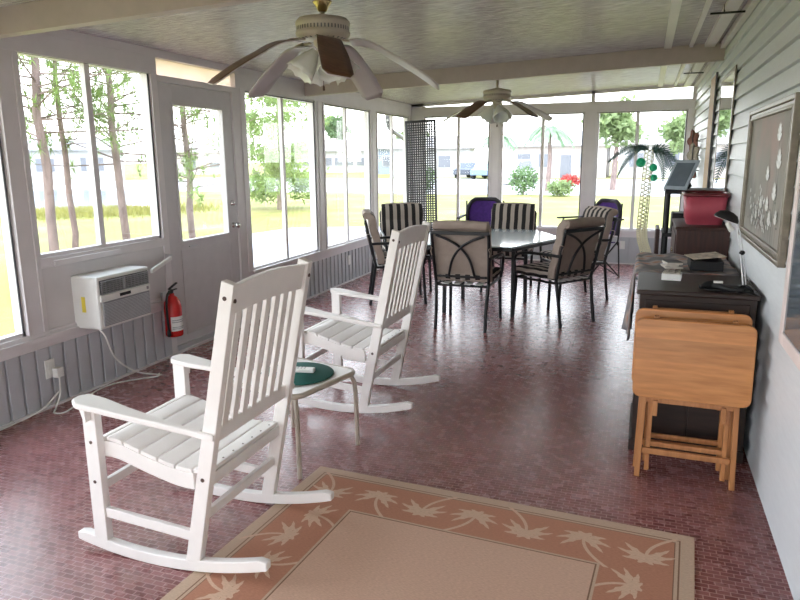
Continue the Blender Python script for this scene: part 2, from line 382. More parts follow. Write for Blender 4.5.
# far wall
b = MB()
def wf(x0, x1, z0, z1, e0=0, e1=D): b.box(x0, x1, L + e0, L + e1, z0, z1)
wf(-D, W, .38, .48); wf(0, W, .455, .485, -.02, 0); wf(-D, W, 2.10, 2.235)
for x0, x1 in ((-D, .19), (1.20, 1.37), (2.53, 2.71), (3.86, W)): wf(x0, x1, .48, 2.10)
for x0, x1 in ((-D, .19), (2.61, 2.66), (3.90, W)):
    b.prism([(x0, L, 2.235), (x1, L, 2.235), (x1, L, ceil_z(x1) + .01), (x0, L, ceil_z(x0) + .01)], (0, D, 0))
b.prism([(-D, L, ceil_z(-D) - .035), (W, L, ceil_z(W) - .035), (W, L, ceil_z(W) + .01), (-D, L, ceil_z(-D) + .01)], (0, D, 0))
for x in (1.22, 1.335, 2.55, 2.68): wf(x, x + .012, .48, 2.10, -.008, 0)
wall_far = struct(b, 'wall_far', 'frame', .002)
b = MB(); ribs(b, 0, W, .14, .010, .010, 'x'); struct(b, 'ribbed_kick_panel', 'rib', .003, wall_far)
struct(MB().box(0, W, L - .012, L + D, 0, .014), 'baseboard_far', 'frame')
# right wall: lap siding
b = MB(); z = -.062 + .0; dz = .1025; z = 1.88 - 19 * dz
while z < 2.44:
    z0, z1 = max(z, 0), min(z + dz, 2.44)
    t0 = (z0 - z) / dz; t1 = (z1 - z) / dz
    xo = lambda t: W - .026 + .018 * t
    b.prism([(xo(t0), Y0, z0), (xo(t1) + (.0 if z1 < z + dz else 0), Y0, z1 - .006), (W - .001, Y0, z1 - .006), (W - .001, Y0, z1), (W + .12, Y0, z1), (W + .12, Y0, z0)], (0, L - Y0, 0)); z += dz
wall_right = struct(b, 'wall_right', 'siding')
b = MB()
b.box(W - .03, W, 5.0, 5.01, 2.28, 2.42)
# back wall behind the camera: same frame with openings
b = MB(); b.box(-D, W, Y0 - D, Y0, 0, .48); b.box(-D, W, Y0 - D, Y0, 2.10, 2.44)
for x0, x1 in ((-D, .15), (1.25, 1.4), (2.5, 2.65), (3.8, W)): b.box(x0, x1, Y0 - D, Y0, .48, 2.10)
struct(b, 'wall_back', 'frame')
# roof beams and trims
def beam(n, y0, y1, off, mat):
    b = MB(); b.prism([(0, y0, ceil_z(0) - off), (W - .02, y0, ceil_z(W) - off), (W - .02, y0, ceil_z(W)), (0, y0, ceil_z(0))], (0, y1 - y0, 0)); struct(b, n, mat, .003)
beam('trim_1', 2.86, 2.93, .135, 'brownbeam'); beam('trim_2', 6.56, 6.63, .145, 'brownbeam')
for k, (x0, x1, h) in enumerate(((3.46, 3.52, .012), (3.66, 3.69, .02), (3.78, 3.86, .03), (3.905, 3.945, .05))):
    b = MB()
    for y0, y1 in ((2.935, 6.555), (6.635, L - .01)): b.box(x0, x1, y0, y1, ceil_z(x0) - h, ceil_z(x0) + .002)
    struct(b, 'trim_%d' % (3 + k), 'frame')

def window(n, axis, a0, a1, z0, z1, mull=None, fr=.022, mat='frame', glass='glass', shade_trim=True, dep=.045):
    """axis 'y': in left wall; 'x': in far wall"""
    def bx(bb, p0, p1, q0, q1, d0, d1, mi=0):
        if axis == 'y': bb.box(-d1, -d0, p0, p1, q0, q1, mi)
        elif axis == 'x': bb.box(p0, p1, L + d0, L + d1, q0, q1, mi)
        else: bb.box(p0, p1, Y0 - d1, Y0 - d0, q0, q1, mi)
    b = MB()
    for s in ((a0, a0 + fr, z0, z1), (a1 - fr, a1, z0, z1), (a0, a1, z0, z0 + fr), (a0, a1, z1 - fr, z1)): bx(b, *s, .02, .075)
    if shade_trim:
        bx(b, a1 - fr, a1 - fr + .012, z0 + fr, z1 - fr, .014, .02, 1); bx(b, a0 + fr, a1 - fr, z1 - fr, z1 - fr + .010, .014, .02, 1)  # dark strips paint the shadow gap at the right and top of the sash
    root = b.build('window_frame', [mat, 'shade_trim']); root.name = 'window_%d' % n; OR[root.name] = Vector((0, 0, 0)); root['kind'] = 'structure'
    if mull:
        b = MB(); bx(b, mull - .022, mull + .022, z0 + fr, z1 - fr, .025, .06); b.build('mullion', [mat, 'shade_trim'], root)
    b = MB(); bx(b, a0 + fr, a1 - fr, z0 + fr, z1 - fr, dep, dep + .004); b.build('pane', glass, root)
    return root
window(1, 'y', -2.38, -.75, .48, 2.10, -1.5); window(2, 'y', -.6, 1.05, .48, 2.10, .2); window(3, 'y', 1.20, 2.92, .48, 2.10, 2.05)
window(4, 'y', 3.07, 4.19, .92, 2.12, 3.61); 
window(5, 'y', 5.42, 6.80, .48, 2.10, 6.12); window(6, 'y', 7.02, 8.38, .48, 2.10, 7.65); window(7, 'y', 8.62, 9.92, .48, 2.10, 9.26)
window(8, 'x', .19, 1.20, .48, 2.10, .725); window(9, 'x', 1.37, 2.53, .48, 2.10, 1.965); window(10, 'x', 2.71, 3.86, .48, 2.10, 3.235)
window(11, 'b', .15, 1.25, .48, 2.10); window(12, 'b', 1.4, 2.5, .48, 2.10); window(13, 'b', 2.65, 3.8, .48, 2.10)
# sloping transom panes above the far windows
for n, (x0, x1) in ((14, (.19, 2.61)), (15, (2.66, 3.90))):
    b = MB(); zt = lambda x: ceil_z(x) - .035
    b.prism([(x0, L + .045, 2.235), (x1, L + .045, 2.235), (x1, L + .045, zt(x1)), (x0, L + .045, zt(x0))], (0, .004, 0)); struct(b, 'window_%d' % n, 'glass')
# cream translucent transom over the door
m, nt, N, Lk, P = newmat('cream_translucent_panel'); N.remove(P)
tl = N.new('ShaderNodeBsdfTranslucent'); df = N.new('ShaderNodeBsdfDiffuse'); mx = N.new('ShaderNodeMixShader'); mx.inputs['Fac'].default_value = .8
nz = N.new('ShaderNodeTexNoise'); nz.inputs['Scale'].default_value = 6; Lk.new(coords(N, Lk), nz.inputs['Vector'])
cc = ramp(N, Lk, nz.outputs['Fac'], [(.3, (.95, .84, .77)), (.7, (.97, .88, .82))]); Lk.new(cc, tl.inputs['Color']); Lk.new(cc, df.inputs['Color'])
Lk.new(df.outputs[0], mx.inputs[1]); Lk.new(tl.outputs[0], mx.inputs[2]); Lk.new(mx.outputs[0], N['Material Output'].inputs['Surface']); M['transom'] = m
struct(MB().box(-.05, -.046, 4.255, 5.275, 2.10, 2.22), 'window_16', 'transom')
# door
b = MB(); y0, y1 = 4.265, 5.205
for s in ((y0, 4.42, .02, 2.05), (5.06, y1, .02, 2.05), (4.42, 5.06, 1.90, 2.05), (4.42, 5.06, .02, .87)): b.box(-.055, -.012, *s)
for s in ((4.40, 4.42, .85, 1.92), (5.06, 5.08, .85, 1.92), (4.42, 5.06, 1.90, 1.92), (4.42, 5.06, .85, .87)): b.box(-.012, -.004, *s)
for s in ((4.40, 4.41, .12, .80), (5.07, 5.08, .12, .80), (4.41, 5.07, .79, .80), (4.41, 5.07, .12, .13)): b.box(-.012, -.007, *s)
door = struct(b, 'door_1', 'door', .002)
struct(MB().box(-.036, -.032, 4.42, 5.06, .87, 1.90), 'pane', 'glass', 0, door)
mt = Matrix.Rotation(R(90), 4, 'Y')
b = MB().lathe([(.001, 0), (.026, 0), (.026, .006), (.010, .012), (.010, .03), (.024, .036), (.028, .05), (.022, .062), (.001, .066)], (-.012, 5.14, .93), 16, 0, mt); struct(b, 'door_knob', 'chrome', 0, door)
b = MB().lathe([(.001, 0), (.026, 0), (.026, .008), (.018, .016), (.018, .024), (.001, .025)], (-.012, 5.14, 1.12), 16, 0, mt); struct(b, 'deadbolt', 'chrome', 0, door)
struct(MB().box(-.012, 0, y0, y1, .02, .06), 'door_sweep', 'alu', .001, door)
b = MB().box(-.012, .0, 4.50, 4.60, .815, .825); struct(b, 'latch_rail', 'alu', .001, door)

# ------------------------------------------------------------------ rocking chairs
def rocker():
    t = thing('rocking_chair', 'white wooden slatted rocking chair nearest the camera, with one runner on the rug edge', 'rocking chair', group='white rocking chairs')
    th = .045; hw = .265
    rk = lambda x: (x + .03) ** 2 / 3.2
    lean = lambda z: .15 + (z - .05) * (.22 / 1.06)       # rear post x at height z
    for s in (-1, 1):
        xs = [-.385 + .845 * i / 24 for i in range(25)]
        bot = [(x, s * hw - .017, rk(x)) for x in xs]; top = [(x, s * hw - .017, rk(x) + th - (.014 if i in (0, 24) else 0)) for i, x in enumerate(xs)]
        MB().prism(bot + top[::-1], (0, .034, 0), 0, True).build('runner', 'white', t, .004)
    for s in (-1, 1):
        b = MB().box(-.30, -.24, s * hw - .017, s * hw + .017, rk(-.27) + .04, .625)
        for z in (.30, .46): b.tube([(-.27, s * (hw + .016), z), (-.27, s * (hw + .019), z)], .007, 8, 1)
        b.build('front_post', ['white', 'screw'], t, .004)
    for s in (-1, 1):
        z0 = rk(.15) + .04; b = MB()
        b.prism([(lean(z0) - .03, s * hw - .017, z0), (lean(z0) + .03, s * hw - .017, z0), (lean(1.10) + .027, s * hw - .017, 1.095), (lean(1.10) - .02, s * hw - .017, 1.11)], (0, .034, 0))
        for z in (.385, 1.05): b.tube([(lean(z), s * (hw + .016), z), (lean(z), s * (hw + .019), z)], .008, 8, 1)
        b.tube([(lean(1.04) + .027, s * hw, 1.04), (lean(1.04) + .031, s * hw, 1.04)], .008, 8, 1)
        b.build('rear_post', ['white', 'screw'], t, .004)
    # top rail, arched
    b = MB(); n = 14
    fn = lambda u: .018 * math.sin(PI * u)
    pts = [(0, -hw + .017 + (2 * hw - .034) * i / n, 1.085 + fn(i / n)) for i in range(n + 1)] + [(0, hw - .017 - (2 * hw - .034) * i / n, .985 + .012 * math.sin(PI * i / n)) for i in range(n + 1)]
    b.prism([(lean(z) - .012, y, z) for _, y, z in pts], (.026, 0, .0), 0, True); b.build('top_rail', 'white', t, .003)
    MB().bar((lean(.545), -hw + .017, .545), (lean(.545), hw - .017, .545), .026, .055).build('lower_back_rail', 'white', t, .003)
    for k in range(7):
        y = -.195 + .39 * k / 6
        MB().prism([(lean(.56) - .006, y - .017, .56), (lean(.56) + .010, y - .017, .56), (lean(1.0) + .010, y - .017, 1.0), (lean(1.0) - .006, y - .017, 1.0)], (0, .034, 0)).build('back_slat', 'white', t, .002)
    zs = bez([(-.31, 0, .425), (-.27, 0, .462), (-.19, 0, .468), (-.05, 0, .43), (.10, 0, .398), (.235, 0, .402)], 6)
    def zt(x):
        for p, q in zip(zs, zs[1:]):
            if p.x <= x <= q.x: return p.z + (q.z - p.z) * (x - p.x) / (q.x - p.x + 1e-9)
        return zs[0].z if x < zs[0].x else zs[-1].z
    for s in (-1, 1):
        xs = [-.245 + .40 * i / 12 for i in range(13)]; y = s * .237
        MB().prism([(x, y - .011, zt(x) - .075) for x in xs] + [(x, y - .011, zt(x) - .012) for x in xs[::-1]], (0, .022, 0), 0, True).build('seat_rail', 'white', t, .002)
    for k in range(7):
        xa = -.305 + k * .0765; xb = xa + .068; hw2 = .247 if (xa < -.31 or k in (0,)) else .245
        pts = [(xa + (xb - xa) * i / 4) for i in range(5)]
        b = MB().prism([(x, -hw2, zt(x) - .012) for x in pts] + [(x, -hw2, zt(x) + .003) for x in pts[::-1]], (0, 2 * hw2, 0), 0, True)
        if k == 6:
            for j in range(7): b.tube([(xb - .015, -.2 + .4 * j / 6, zt(xb) + .003), (xb - .015, -.2 + .4 * j / 6, zt(xb) + .0045)], .004, 6, 1)
        b.build('seat_slat', ['white', 'screw'], t, .002)
    MB().bar((-.285, -hw + .017, .40), (-.285, hw - .017, .40), .022, .05).build('front_apron', 'white', t, .002)
    MB().bar((lean(.365) + .0, -hw + .017, .365), (lean(.365), hw - .017, .365), .022, .045).build('rear_apron', 'white', t, .002)
    for s in (-1, 1): MB().bar((-.24, s * hw, .175), (lean(.15) - .028, s * hw, .15), .02, .04).build('side_stretcher', 'white', t, .003)
    MB().bar((-.27, -hw + .017, .27), (-.27, hw - .017, .27), .022, .035).build('cross_stretcher', 'white', t, .003)
    MB().bar((lean(.22), -hw + .017, .22), (lean(.22), hw - .017, .22), .022, .035).build('cross_stretcher', 'white', t, .003)
    for s in (-1, 1):
        za = lambda x: .640 - (x + .33) * .12
        out = [(-.298, .235), (-.318, .27), (-.308, .315), (-.275, .335), (-.20, .33), (.0, .315), (.18, .302), (.285, .298)]; inn = [(.285, .283), (.10, .275), (-.10, .255), (-.22, .235)]
        poly = [(x, s * y, za(x)) for x, y in out + inn]
        if s > 0: poly = poly[::-1]
        MB().prism(poly, (0, 0, -.024)).build('armrest', 'white', t, .007, seg=3)
        MB().prism([(-.285, s * .282, .615), (-.255, s * .282, .615), (-.255, s * .282, .55), (-.265, s * .282, .55)], (0, s * .03, 0)).build('arm_bracket', 'white', t, .003)
    return t
rc = rocker(); rc.location = (1.75, 2.135, 0)
dup(rc, 'white wooden rocking chair farther away, between the side table and the dining set', (1.735, 3.80, 0), R(-1))

# ------------------------------------------------------------------ side table and its things
st = thing('side_table', 'small white metal side table with rounded corners between the two rocking chairs', 'table', (1.745, 2.94, 0), R(-13.4))
def rrect(hx, hy, r, z, n=6):
    out = []
    for cx, cy, a in ((hx - r, hy - r, 0), (-hx + r, hy - r, 90), (-hx + r, -hy + r, 180), (hx - r, -hy + r, 270)):
        for i in range(n + 1): an = R(a + 90 * i / n); out.append((cx + r * math.cos(an), cy + r * math.sin(an), z))
    return out
MB().prism(rrect(.225, .235, .05, .402), (0, 0, .014)).build('tabletop', 'white', st, .003)
MB().tube(rrect(.228, .238, .055, .405), .014, 8, closed=True).build('rim', 'cream', st)
for sx in (-1, 1):
    for sy in (-1, 1):
        MB().tube(bez([(sx * .195, sy * .205, .398), (sx * .21, sy * .22, .37), (sx * .222, sy * .228, .30), (sx * .228, sy * .232, .0)], 5), [.012] * 16, 8).build('leg', 'cream', st)
pmt = MB().lathe([(.001, 0), (.185, 0), (.188, .003), (.185, .006), (.001, .006)], (1.765, 2.945, .4205), 40); tag(pmt.build('placemat', 'green', origin=(1.765, 2.945, .4205)), 'round dark green placemat lying on the small white side table', 'placemat')
rem = thing('remote_control', 'white remote control lying on the round green placemat', 'remote control', (1.735, 2.955, .427), R(12))
MB().box(-.115, .115, -.022, .022, 0, .022).build('casing', 'whiteplastic', rem, .006)
b = MB()
for i in range(8):
    for j in (-1, 1): b.tube([(-.06 + i * .018, j * .009, .021), (-.06 + i * .018, j * .009, .0235)], .004, 8)
b.build('buttons', 'greyplastic', rem)

# ------------------------------------------------------------------ rug
def palm(b, cx, cy, ang, s=1.0, mi=3, lean=.35, z=.0086):
    ca, sa = math.cos(ang), math.sin(ang)
    T = lambda x, y, dzz=0: (cx + s * (x * ca - y * sa), cy + s * (x * sa + y * ca), z + dzz)
    n = 8; tr = []
    for i in range(n + 1):
        u = i / n; tr.append((lean * .16 * (1 - u) ** 2 * 1.0, -.155 * (1 - u), .0095 - .004 * u))
    for (xa, ya, wa), (xb, yb, wb) in zip(tr, tr[1:]): b.add([T(xa - wa, ya), T(xa + wa, ya), T(xb + wb, yb), T(xb - wb, yb)], [(0, 1, 2, 3)], mi)
    for k, (a, ln) in enumerate(((-25, .085), (5, .10), (38, .10), (75, .085), (108, .085), (142, .10), (175, .10), (205, .085))):
        a = R(a); d = 1 if math.cos(a) > 0 else -1; m = 6; up = []; dn = []
        for i in range(m + 1):
            u = i / m; x = ln * u * math.cos(a); y = ln * u * math.sin(a) - .035 * u * u; w = .0135 * math.sin(PI * min(1, u * .93 + .07)) * (1 if i % 2 else .62)
            nx, ny = -math.sin(a), math.cos(a); up.append((x + nx * w, y + ny * w)); dn.append((x - nx * w * 1.25, y - ny * w * 1.25))
        for i in range(m): b.add([T(*dn[i], .0002 * k), T(*dn[i + 1], .0002 * k), T(*up[i + 1], .0002 * k), T(*up[i], .0002 * k)], [(0, 1, 2, 3)], mi)
rx, ry, yb = 1.66, 2.70, -.35       # local: x 0..1.70, y from top 0 downward
RW, RL = 1.70, 2.60
b = MB(); b.box(0, RW, -RL, 0, 0, .008, 0)
def rect(x0, x1, y0, y1, z, mi): b.add([(x0, y0, z), (x1, y0, z), (x1, y1, z), (x0, y1, z)], [(0, 1, 2, 3)], mi)
rect(.05, RW - .05, -RL + .05, -.05, .0081, 4); rect(.056, RW - .056, -RL + .056, -.056, .0082, 0); rect(.068, RW - .068, -RL + .068, -.068, .0083, 4); rect(.072, RW - .072, -RL + .072, -.072, .0084, 1)
rect(.325, RW - .325, -RL + .325, -.325, .0090, 0); rect(.335, RW - .335, -RL + .335, -.335, .0091, 4); rect(.341, RW - .341, -RL + .341, -.341, .0092, 2)
k = 0
for cx in (.17, .395, .62, .845, 1.07, 1.295, 1.53):
    up = k % 2 == 1; palm(b, cx, -.175 if up else -.215, 0 if up else PI, 1.08, lean=.6 if k % 4 < 2 else -.6); k += 1
for i, cy in enumerate((-.42, -.60, -.80, -1.0, -1.2, -1.4, -1.6, -1.8, -2.0, -2.25)):
    palm(b, .18 if i % 2 else .215, cy, R(-90) if i % 2 else R(90), 1.0, lean=.6 if i % 3 else -.6); palm(b, RW - (.18 if i % 2 else .215), cy, R(90) if i % 2 else R(-90), 1.0, lean=-.6 if i % 3 else .6)
rug = b.build('area_rug', ['rug_edge', 'rug_band', 'rug_field', 'rug_palm', 'rug_line'])
rug.location = (1.955, 2.80, 0); rug.rotation_euler = (0, 0, R(-3.4)); tag(rug, 'tan area rug with a brown border of woven palm trees on the brick vinyl floor', 'rug')

# ------------------------------------------------------------------ dining set
dt = thing('dining_table', 'hexagonal black metal patio table with pale frosted glass top', 'table', (1.93, 6.65, 0))
HX = [(.72, .10), (.39, -.77), (-.39, -.77), (-.72, .10), (-.38, .77), (.38, .77)]
MB().prism([(x * .985, y * .985, .716) for x, y in HX], (0, 0, .008)).build('glass_top', 'tableglass', dt, .002)
b = MB()
for (xa, ya), (xb, yb2) in zip(HX, HX[1:] + HX[:1]): b.bar((xa, ya, .70), (xb, yb2, .70), .03, .03)
b.build('top_frame', 'black', dt, .004)
for x, y in ((.33, -.36), (-.33, -.36), (.33, .36), (-.33, .36)):
    MB().bar((x, y, .69), (x * 1.02, y * 1.02, 0), .035, .035, (1, 0, 0)).build('leg', 'black', dt, .004)
b = MB(); b.bar((.33, -.36, .69), (-.33, .36, .69), .02, .02); b.bar((-.33, -.36, .69), (.33, .36, .69), .02, .02)
b.bar((.70, .09, .69), (-.70, .09, .69), .02, .02); b.build('cross_brace', 'black', dt)

def dining_chair():
    t = thing('dining_chair', 'striped cushioned patio dining chair with its plain beige back to the camera', 'chair', group='striped chairs around the patio table')
    bz = lambda z: -.235 - (z - .40) * .22          # back frame y
    for s in (-1, 1):
        MB().tube([(s * .235, .25, .40), (s * .245, .275, 0)], .0155, 8).build('leg', 'black', t)
        MB().tube([(s * .235, -.24, .42), (s * .225, -.27, .2), (s * .225, -.30, 0)], .0155, 8).build('leg', 'black', t)
    b = MB()
    b.tube([(-.235, .25, .395), (.235, .25, .395)], .012); b.tube([(-.235, -.24, .395), (.235, -.24, .395)], .012)
    for s in (-1, 1): b.tube([(s * .235, .25, .395), (s * .235, -.24, .395)], .012)
    b.build('seat_frame', 'black', t)
    b = MB()
    for x in (-.15, -.05, .05, .15): b.box(x - .03, x + .03, -.25, .25, .405, .41)
    b.build('seat_sling', 'whiteplastic', t)
    b = MB()
    for s in (-1, 1): b.tube([(s * .235, bz(.40), .40), (s * .245, bz(.6), .6), (s * .25, bz(.86), .86)], .015)
    b.bar((-.255, bz(.865), .865), (.255, bz(.865), .865), .022, .030); b.tube([(-.245, bz(.475), .475), (.245, bz(.475), .475)], .011)
    b.build('back_frame', 'black', t, .003)
    b = MB()
    for s in (-1, 1):
        pts = bez([(s * .215, bz(.845) - .004, .845), (s * .10, bz(.80) - .004, .80), (0, bz(.735) - .004, .735), (-s * .075, bz(.63) - .004, .63), (-s * .115, bz(.48) - .004, .48)], 6)
        b.tube([p + Vector((0, -.004 * s, 0)) for p in pts], .0115, 8)
    b.build('back_scroll', 'black', t)
    # arms
    for s in (-1, 1):
        MB().tube(bez([(s * .247, bz(.64), .64), (s * .265, -.05, .645), (s * .27, .16, .63), (s * .265, .25, .57), (s * .245, .25, .40)], 6), .014).build('armrest', 'black', t)
    # seat cushion with rolls
    def seat(u, v):
        x = -.245 + .49 * u; y = -.22 + .50 * v; z = .452 + .016 * math.sin(PI * u) ** .5 * math.sin(PI * v) ** .5 + .006 * abs(math.sin(3 * PI * v)); return (x, y, z)
    MB().slab(seat, 14, 18, .07).build('seat_cushion', 'stripe', t, .015, seg=3)
    def back(u, v):
        x = (-.25 + .50 * u); z = .43 + .52 * v; off = .055 + .014 * abs(math.sin(3.0 * PI * v)) + .008 * math.sin(PI * u)
        if v > .94: off -= .02
        return (x * (1 - .03 * (v > .9)), bz(z) + off, z)
    MB().slab(back, 14, 24, .075, 1, 0, 1).build('back_cushion', ['stripe', 'beige'], t, .02, seg=3)
    # beige roll over the top of the frame
    MB().tube([(-.235, bz(.925) + .02, .925), (-.12, bz(.93) + .02, .932), (0, bz(.93) + .02, .934), (.12, bz(.93) + .02, .932), (.235, bz(.925) + .02, .925)], [.036, .04, .04, .04, .036], 12).build('top_roll', 'beige', t)
    for s in (-1, 1): MB().tube(bez([(s * .25, bz(.74) + .03, .745), (s * .262, bz(.74) - .005, .74), (s * .25, bz(.74) - .02, .73), (s * .262, bz(.70) - .02, .70), (s * .255, bz(.66) - .02, .665)], 4), .004, 6).build('tie', 'beige', t)
    return t
dc = dining_chair(); dc.location = (1.92, 5.94, 0)
dc['label'] = 'patio dining chair nearest the camera at the table, seen squarely from its beige back'
dup(dc, 'patio dining chair at the right front of the table, its crossed back frame showing', (2.63, 6.36, 0), R(55))
dup(dc, 'patio dining chair at the right rear of the table, half hidden by another chair', (2.70, 7.42, 0), R(124))
dup(dc, 'patio dining chair behind the middle of the table, striped back cushion facing the camera', (1.95, 7.68, 0), R(180))
dup(dc, 'patio dining chair at the left rear of the table, before the black lattice panel', (.80, 7.42, 0), R(208))
dup(dc, 'patio dining chair at the left front of the table, seen edge-on near the window wall', (.95, 6.72, 0), R(-66))

def camp_chair(label, loc, rz):
    t = thing('camp_chair', label, 'chair', loc, rz, 'purple folding chairs by the far windows')
    MB().slab(lambda u, v: (-.24 + .48 * u, -.2 + .42 * v, .44 - .03 * math.sin(PI * u)), 8, 6, .012).build('seat', 'purple', t)
    def bk(u, v):
        z = .52 + .42 * v; w = .235 * (1 if v < .55 else .45 + .55 * math.sqrt(max(.0, 1 - ((v - .55) / .46) ** 2))); return ((-w + 2 * w * u), -.23 - .05 * v - .03 * math.sin(PI * u), z)
    MB().slab(bk, 10, 12, .014).build('backrest', 'purple', t)
    def hem(side):
        return [Vector(bk(u, v)) for u, v in side]
    MB().tube(hem([(0, i / 12) for i in range(13)] + [(i / 10, 1) for i in range(1, 10)] + [(1, 1 - i / 12) for i in range(13)]), .027, 8).build('back_trim', 'purpleblack', t)
    MB().slab(lambda u, v: (bk(u, .55 + .45 * v)[0], bk(u, .55 + .45 * v)[1] - .014, bk(u, .55 + .45 * v)[2]), 8, 6, .010).build('back_pocket', 'purpleblack', t)
    for s in (-1, 1):
        MB().tube([(s * .25, -.23, .40), (s * .25, -.27, .92)], .010).build('back_post', 'black', t)
        MB().bar((s * .28, -.27, .725), (s * .28, .30, .73), .05, .02).build('armrest', 'purpleblack', t, .006)
        MB().tube(bez([(s * .28, .20, .72), (s * .285, .23, .66), (s * .28, .20, .54), (s * .26, .19, .42)], 4), .009).build('arm_post', 'black', t)
        MB().tube([(s * .255, .21, .44), (s * .27, -.27, .0)], .010).build('leg', 'black', t)
        MB().tube([(s * .245, -.23, .44), (s * .27, .25, .0)], .010).build('leg', 'black', t)
        MB().tube([(s * .255, -.24, .44), (s * .265, -.27, .01)], .009).build('leg', 'black', t)
    b = MB(); b.tube([(-.25, .21, .43), (.25, -.23, .04)], .008); b.tube([(.25, .23, .43), (-.25, -.21, .04)], .008); b.build('cross_brace', 'black', t)
    return t
camp_chair('purple folding camp chair behind the middle of the patio table, before the far windows', (1.38, 8.86, 0), R(186))
camp_chair('purple folding camp chair at the right, between the patio table and the palm decoration', (2.76, 8.92, 0), R(134))

# black lattice screen
ls = thing('lattice_screen', 'tall narrow black lattice panel leaning in the far left corner', 'screen', (.31, 9.62, 0))
ls.rotation_euler = (R(-4), R(-2.4), 0)
w, h = .235, 2.04; b = MB()
for s in (-1, 1): b.box(s * w - (.03 if s > 0 else 0), s * w + (.03 if s < 0 else 0), -.012, .012, 0, h)
b.box(-w, w, -.012, .012, 0, .03); b.box(-w, w, -.012, .012, h - .035, h); b.build('frame', 'black', ls)
b = MB()
for i in range(1, 12): x = -w + .03 + (2 * w - .06) * i / 12; b.box(x - .0095, x + .0095, -.006, 0, .03, h - .035)
for j in range(1, 57): z = .03 + (h - .065) * j / 57; b.box(-w + .03, w - .03, 0, .006, z - .0085, z + .0085)
b.build('lattice', 'black', ls)

# ------------------------------------------------------------------ ceiling fans
def fan(label, loc, R_, droop, phi, nshade, chain, top):
    t = thing('ceiling_fan', label, 'ceiling fan', loc, 0, 'ceiling fans')
    MB().lathe([(.001, .020), (.08, .022), (.128, .032), (.150, .048), (.150, .064), (.145, .068), (.145, .094), (.150, .098), (.150, .116), (.135, .134), (.06, .148), (.03, .155), (.001, .156)], n=40).build('motor_housing', 'cream', t)
    b = MB()
    for k in range(48):
        a = 2 * PI * k / 48; d = Vector((math.cos(a), math.sin(a), 0)); tt = Vector((-math.sin(a), math.cos(a), 0)) * .0035; c = d * .1455
        b.add([c - tt + Vector((0, 0, .07)), c + tt + Vector((0, 0, .07)), c + tt + Vector((0, 0, .09)), c - tt + Vector((0, 0, .09))], [(0, 1, 2, 3)])
        if k % 2:
            c = d * .112; tt *= 1.6; b.add([c - tt + Vector((0, 0, .0255)), c + tt + Vector((0, 0, .0255)), c * 1.14 + tt + Vector((0, 0, .0305)), c * 1.14 - tt + Vector((0, 0, .0305))], [(3, 2, 1, 0)])
    b.build('vent_slots', 'shade_trim', t)
    MB().lathe([(.001, .03), (.05, .03), (.055, .015), (.05, -.005), (.03, -.02), (.04, -.035), (.038, -.055), (.001, -.06)], n=20).build('switch_housing', 'cream', t)
    MB().tube([(0, 0, .15), (0, 0, top - .04)], .013, 10).build('downrod', 'cream', t)
    MB().lathe([(.016, top - .055), (.026, top - .05), (.034, top - .03), (.052, top - .008), (.054, top), (.001, top)], n=24).build('canopy', 'brass' if chain else 'cream', t)
    for k in range(5):
        a = phi + k * 2 * PI / 5; ca, sa = math.cos(a), math.sin(a)
        def P3(r, w, z): return (r * ca - w * sa, r * sa + w * ca, z)
        def bl(u, v):
            r = .155 + (R_ - .155) * u; s = (r - .155) / (R_ - .155); wd = .056 + .020 * min(1, u * 1.6)
            if u > .93: wd *= 1 - .30 * ((u - .93) / .07) ** 2
            z = .008 + .012 * math.sin(min(1, s * 2.2) * PI) - droop * s ** 1.5
            w = -wd + 2 * wd * v; return P3(r, w, z - w * .16)
        o = MB().slab(bl, 16, 4, .007, 0, 1, 1).build('blade', ['fan_brown', 'fan_white'], t)
        ir = MB(); ir.bar(P3(.11, 0, .02), P3(.15, 0, .018), .022, .010); ir.bar(P3(.15, 0, .022), P3(.21, 0, .012), .055, .006); ir.build('blade_iron', 'cream', o)
    for k in range(nshade):
        a = phi + .5 + k * 2 * PI / nshade; d = Vector((math.cos(a), math.sin(a), 0)); ax = (d * .62 + Vector((0, 0, -.78))).normalized()
        mat = ax.to_track_quat('Z', 'Y').to_matrix().to_4x4(); base = d * .045 + Vector((0, 0, -.035)); b = MB()
        prof = [(k * r_, k * z_) for k in (1.32,) for r_, z_ in [(.018, 0), (.022, .012), (.034, .035), (.047, .065), (.054, .095), (.062, .118), (.060, .118), (.051, .095), (.044, .066), (.031, .037), (.016, .012)]]
        vs = []; n = 24
        for i, (r, z) in enumerate(prof):
            for q in range(n):
                an = 2 * PI * q / n; rr = r * (1 + (.05 * math.cos(8 * an) if z > .12 else .015 * math.cos(12 * an))); vs.append(base + mat.to_3x3() @ Vector((rr * math.cos(an), rr * math.sin(an), z + (.006 * math.cos(8 * an) if z > .15 else 0))))
        b.add(vs, [(i * n + q, i * n + (q + 1) % n, (i + 1) * n + (q + 1) % n, (i + 1) * n + q) for i in range(len(prof) - 1) for q in range(n)], 0, True)
        o = b.build('light_shade', 'frost', t); MB().ell(base + ax * .05, .02, .02, .03, 12).build('bulb', 'frost', o)
    for x, y, ln in ((.012, -.035, .17), (.035, -.02, .13)):
        b = MB().tube([(x, y, -.05), (x, y, -.05 - ln)], .0018, 6); b.lathe([(.001, 0), (.007, .004), (.006, .022), (.001, .03)], (x, y, -.05 - ln - .028), 8); b.build('pull_chain', 'brownwood', t)
    return t
fan('large ceiling fan nearest the camera with five drooping blades and tulip glass shades', (1.652, 3.60, 2.112), .64, .245, .24, 4, True, ceil_z(1.652) - 2.112)
fan('smaller-looking ceiling fan over the dining table, near the far windows', (1.840, 7.42, 2.058), .62, .18, .53, 3, False, ceil_z(1.845) - 2.062)

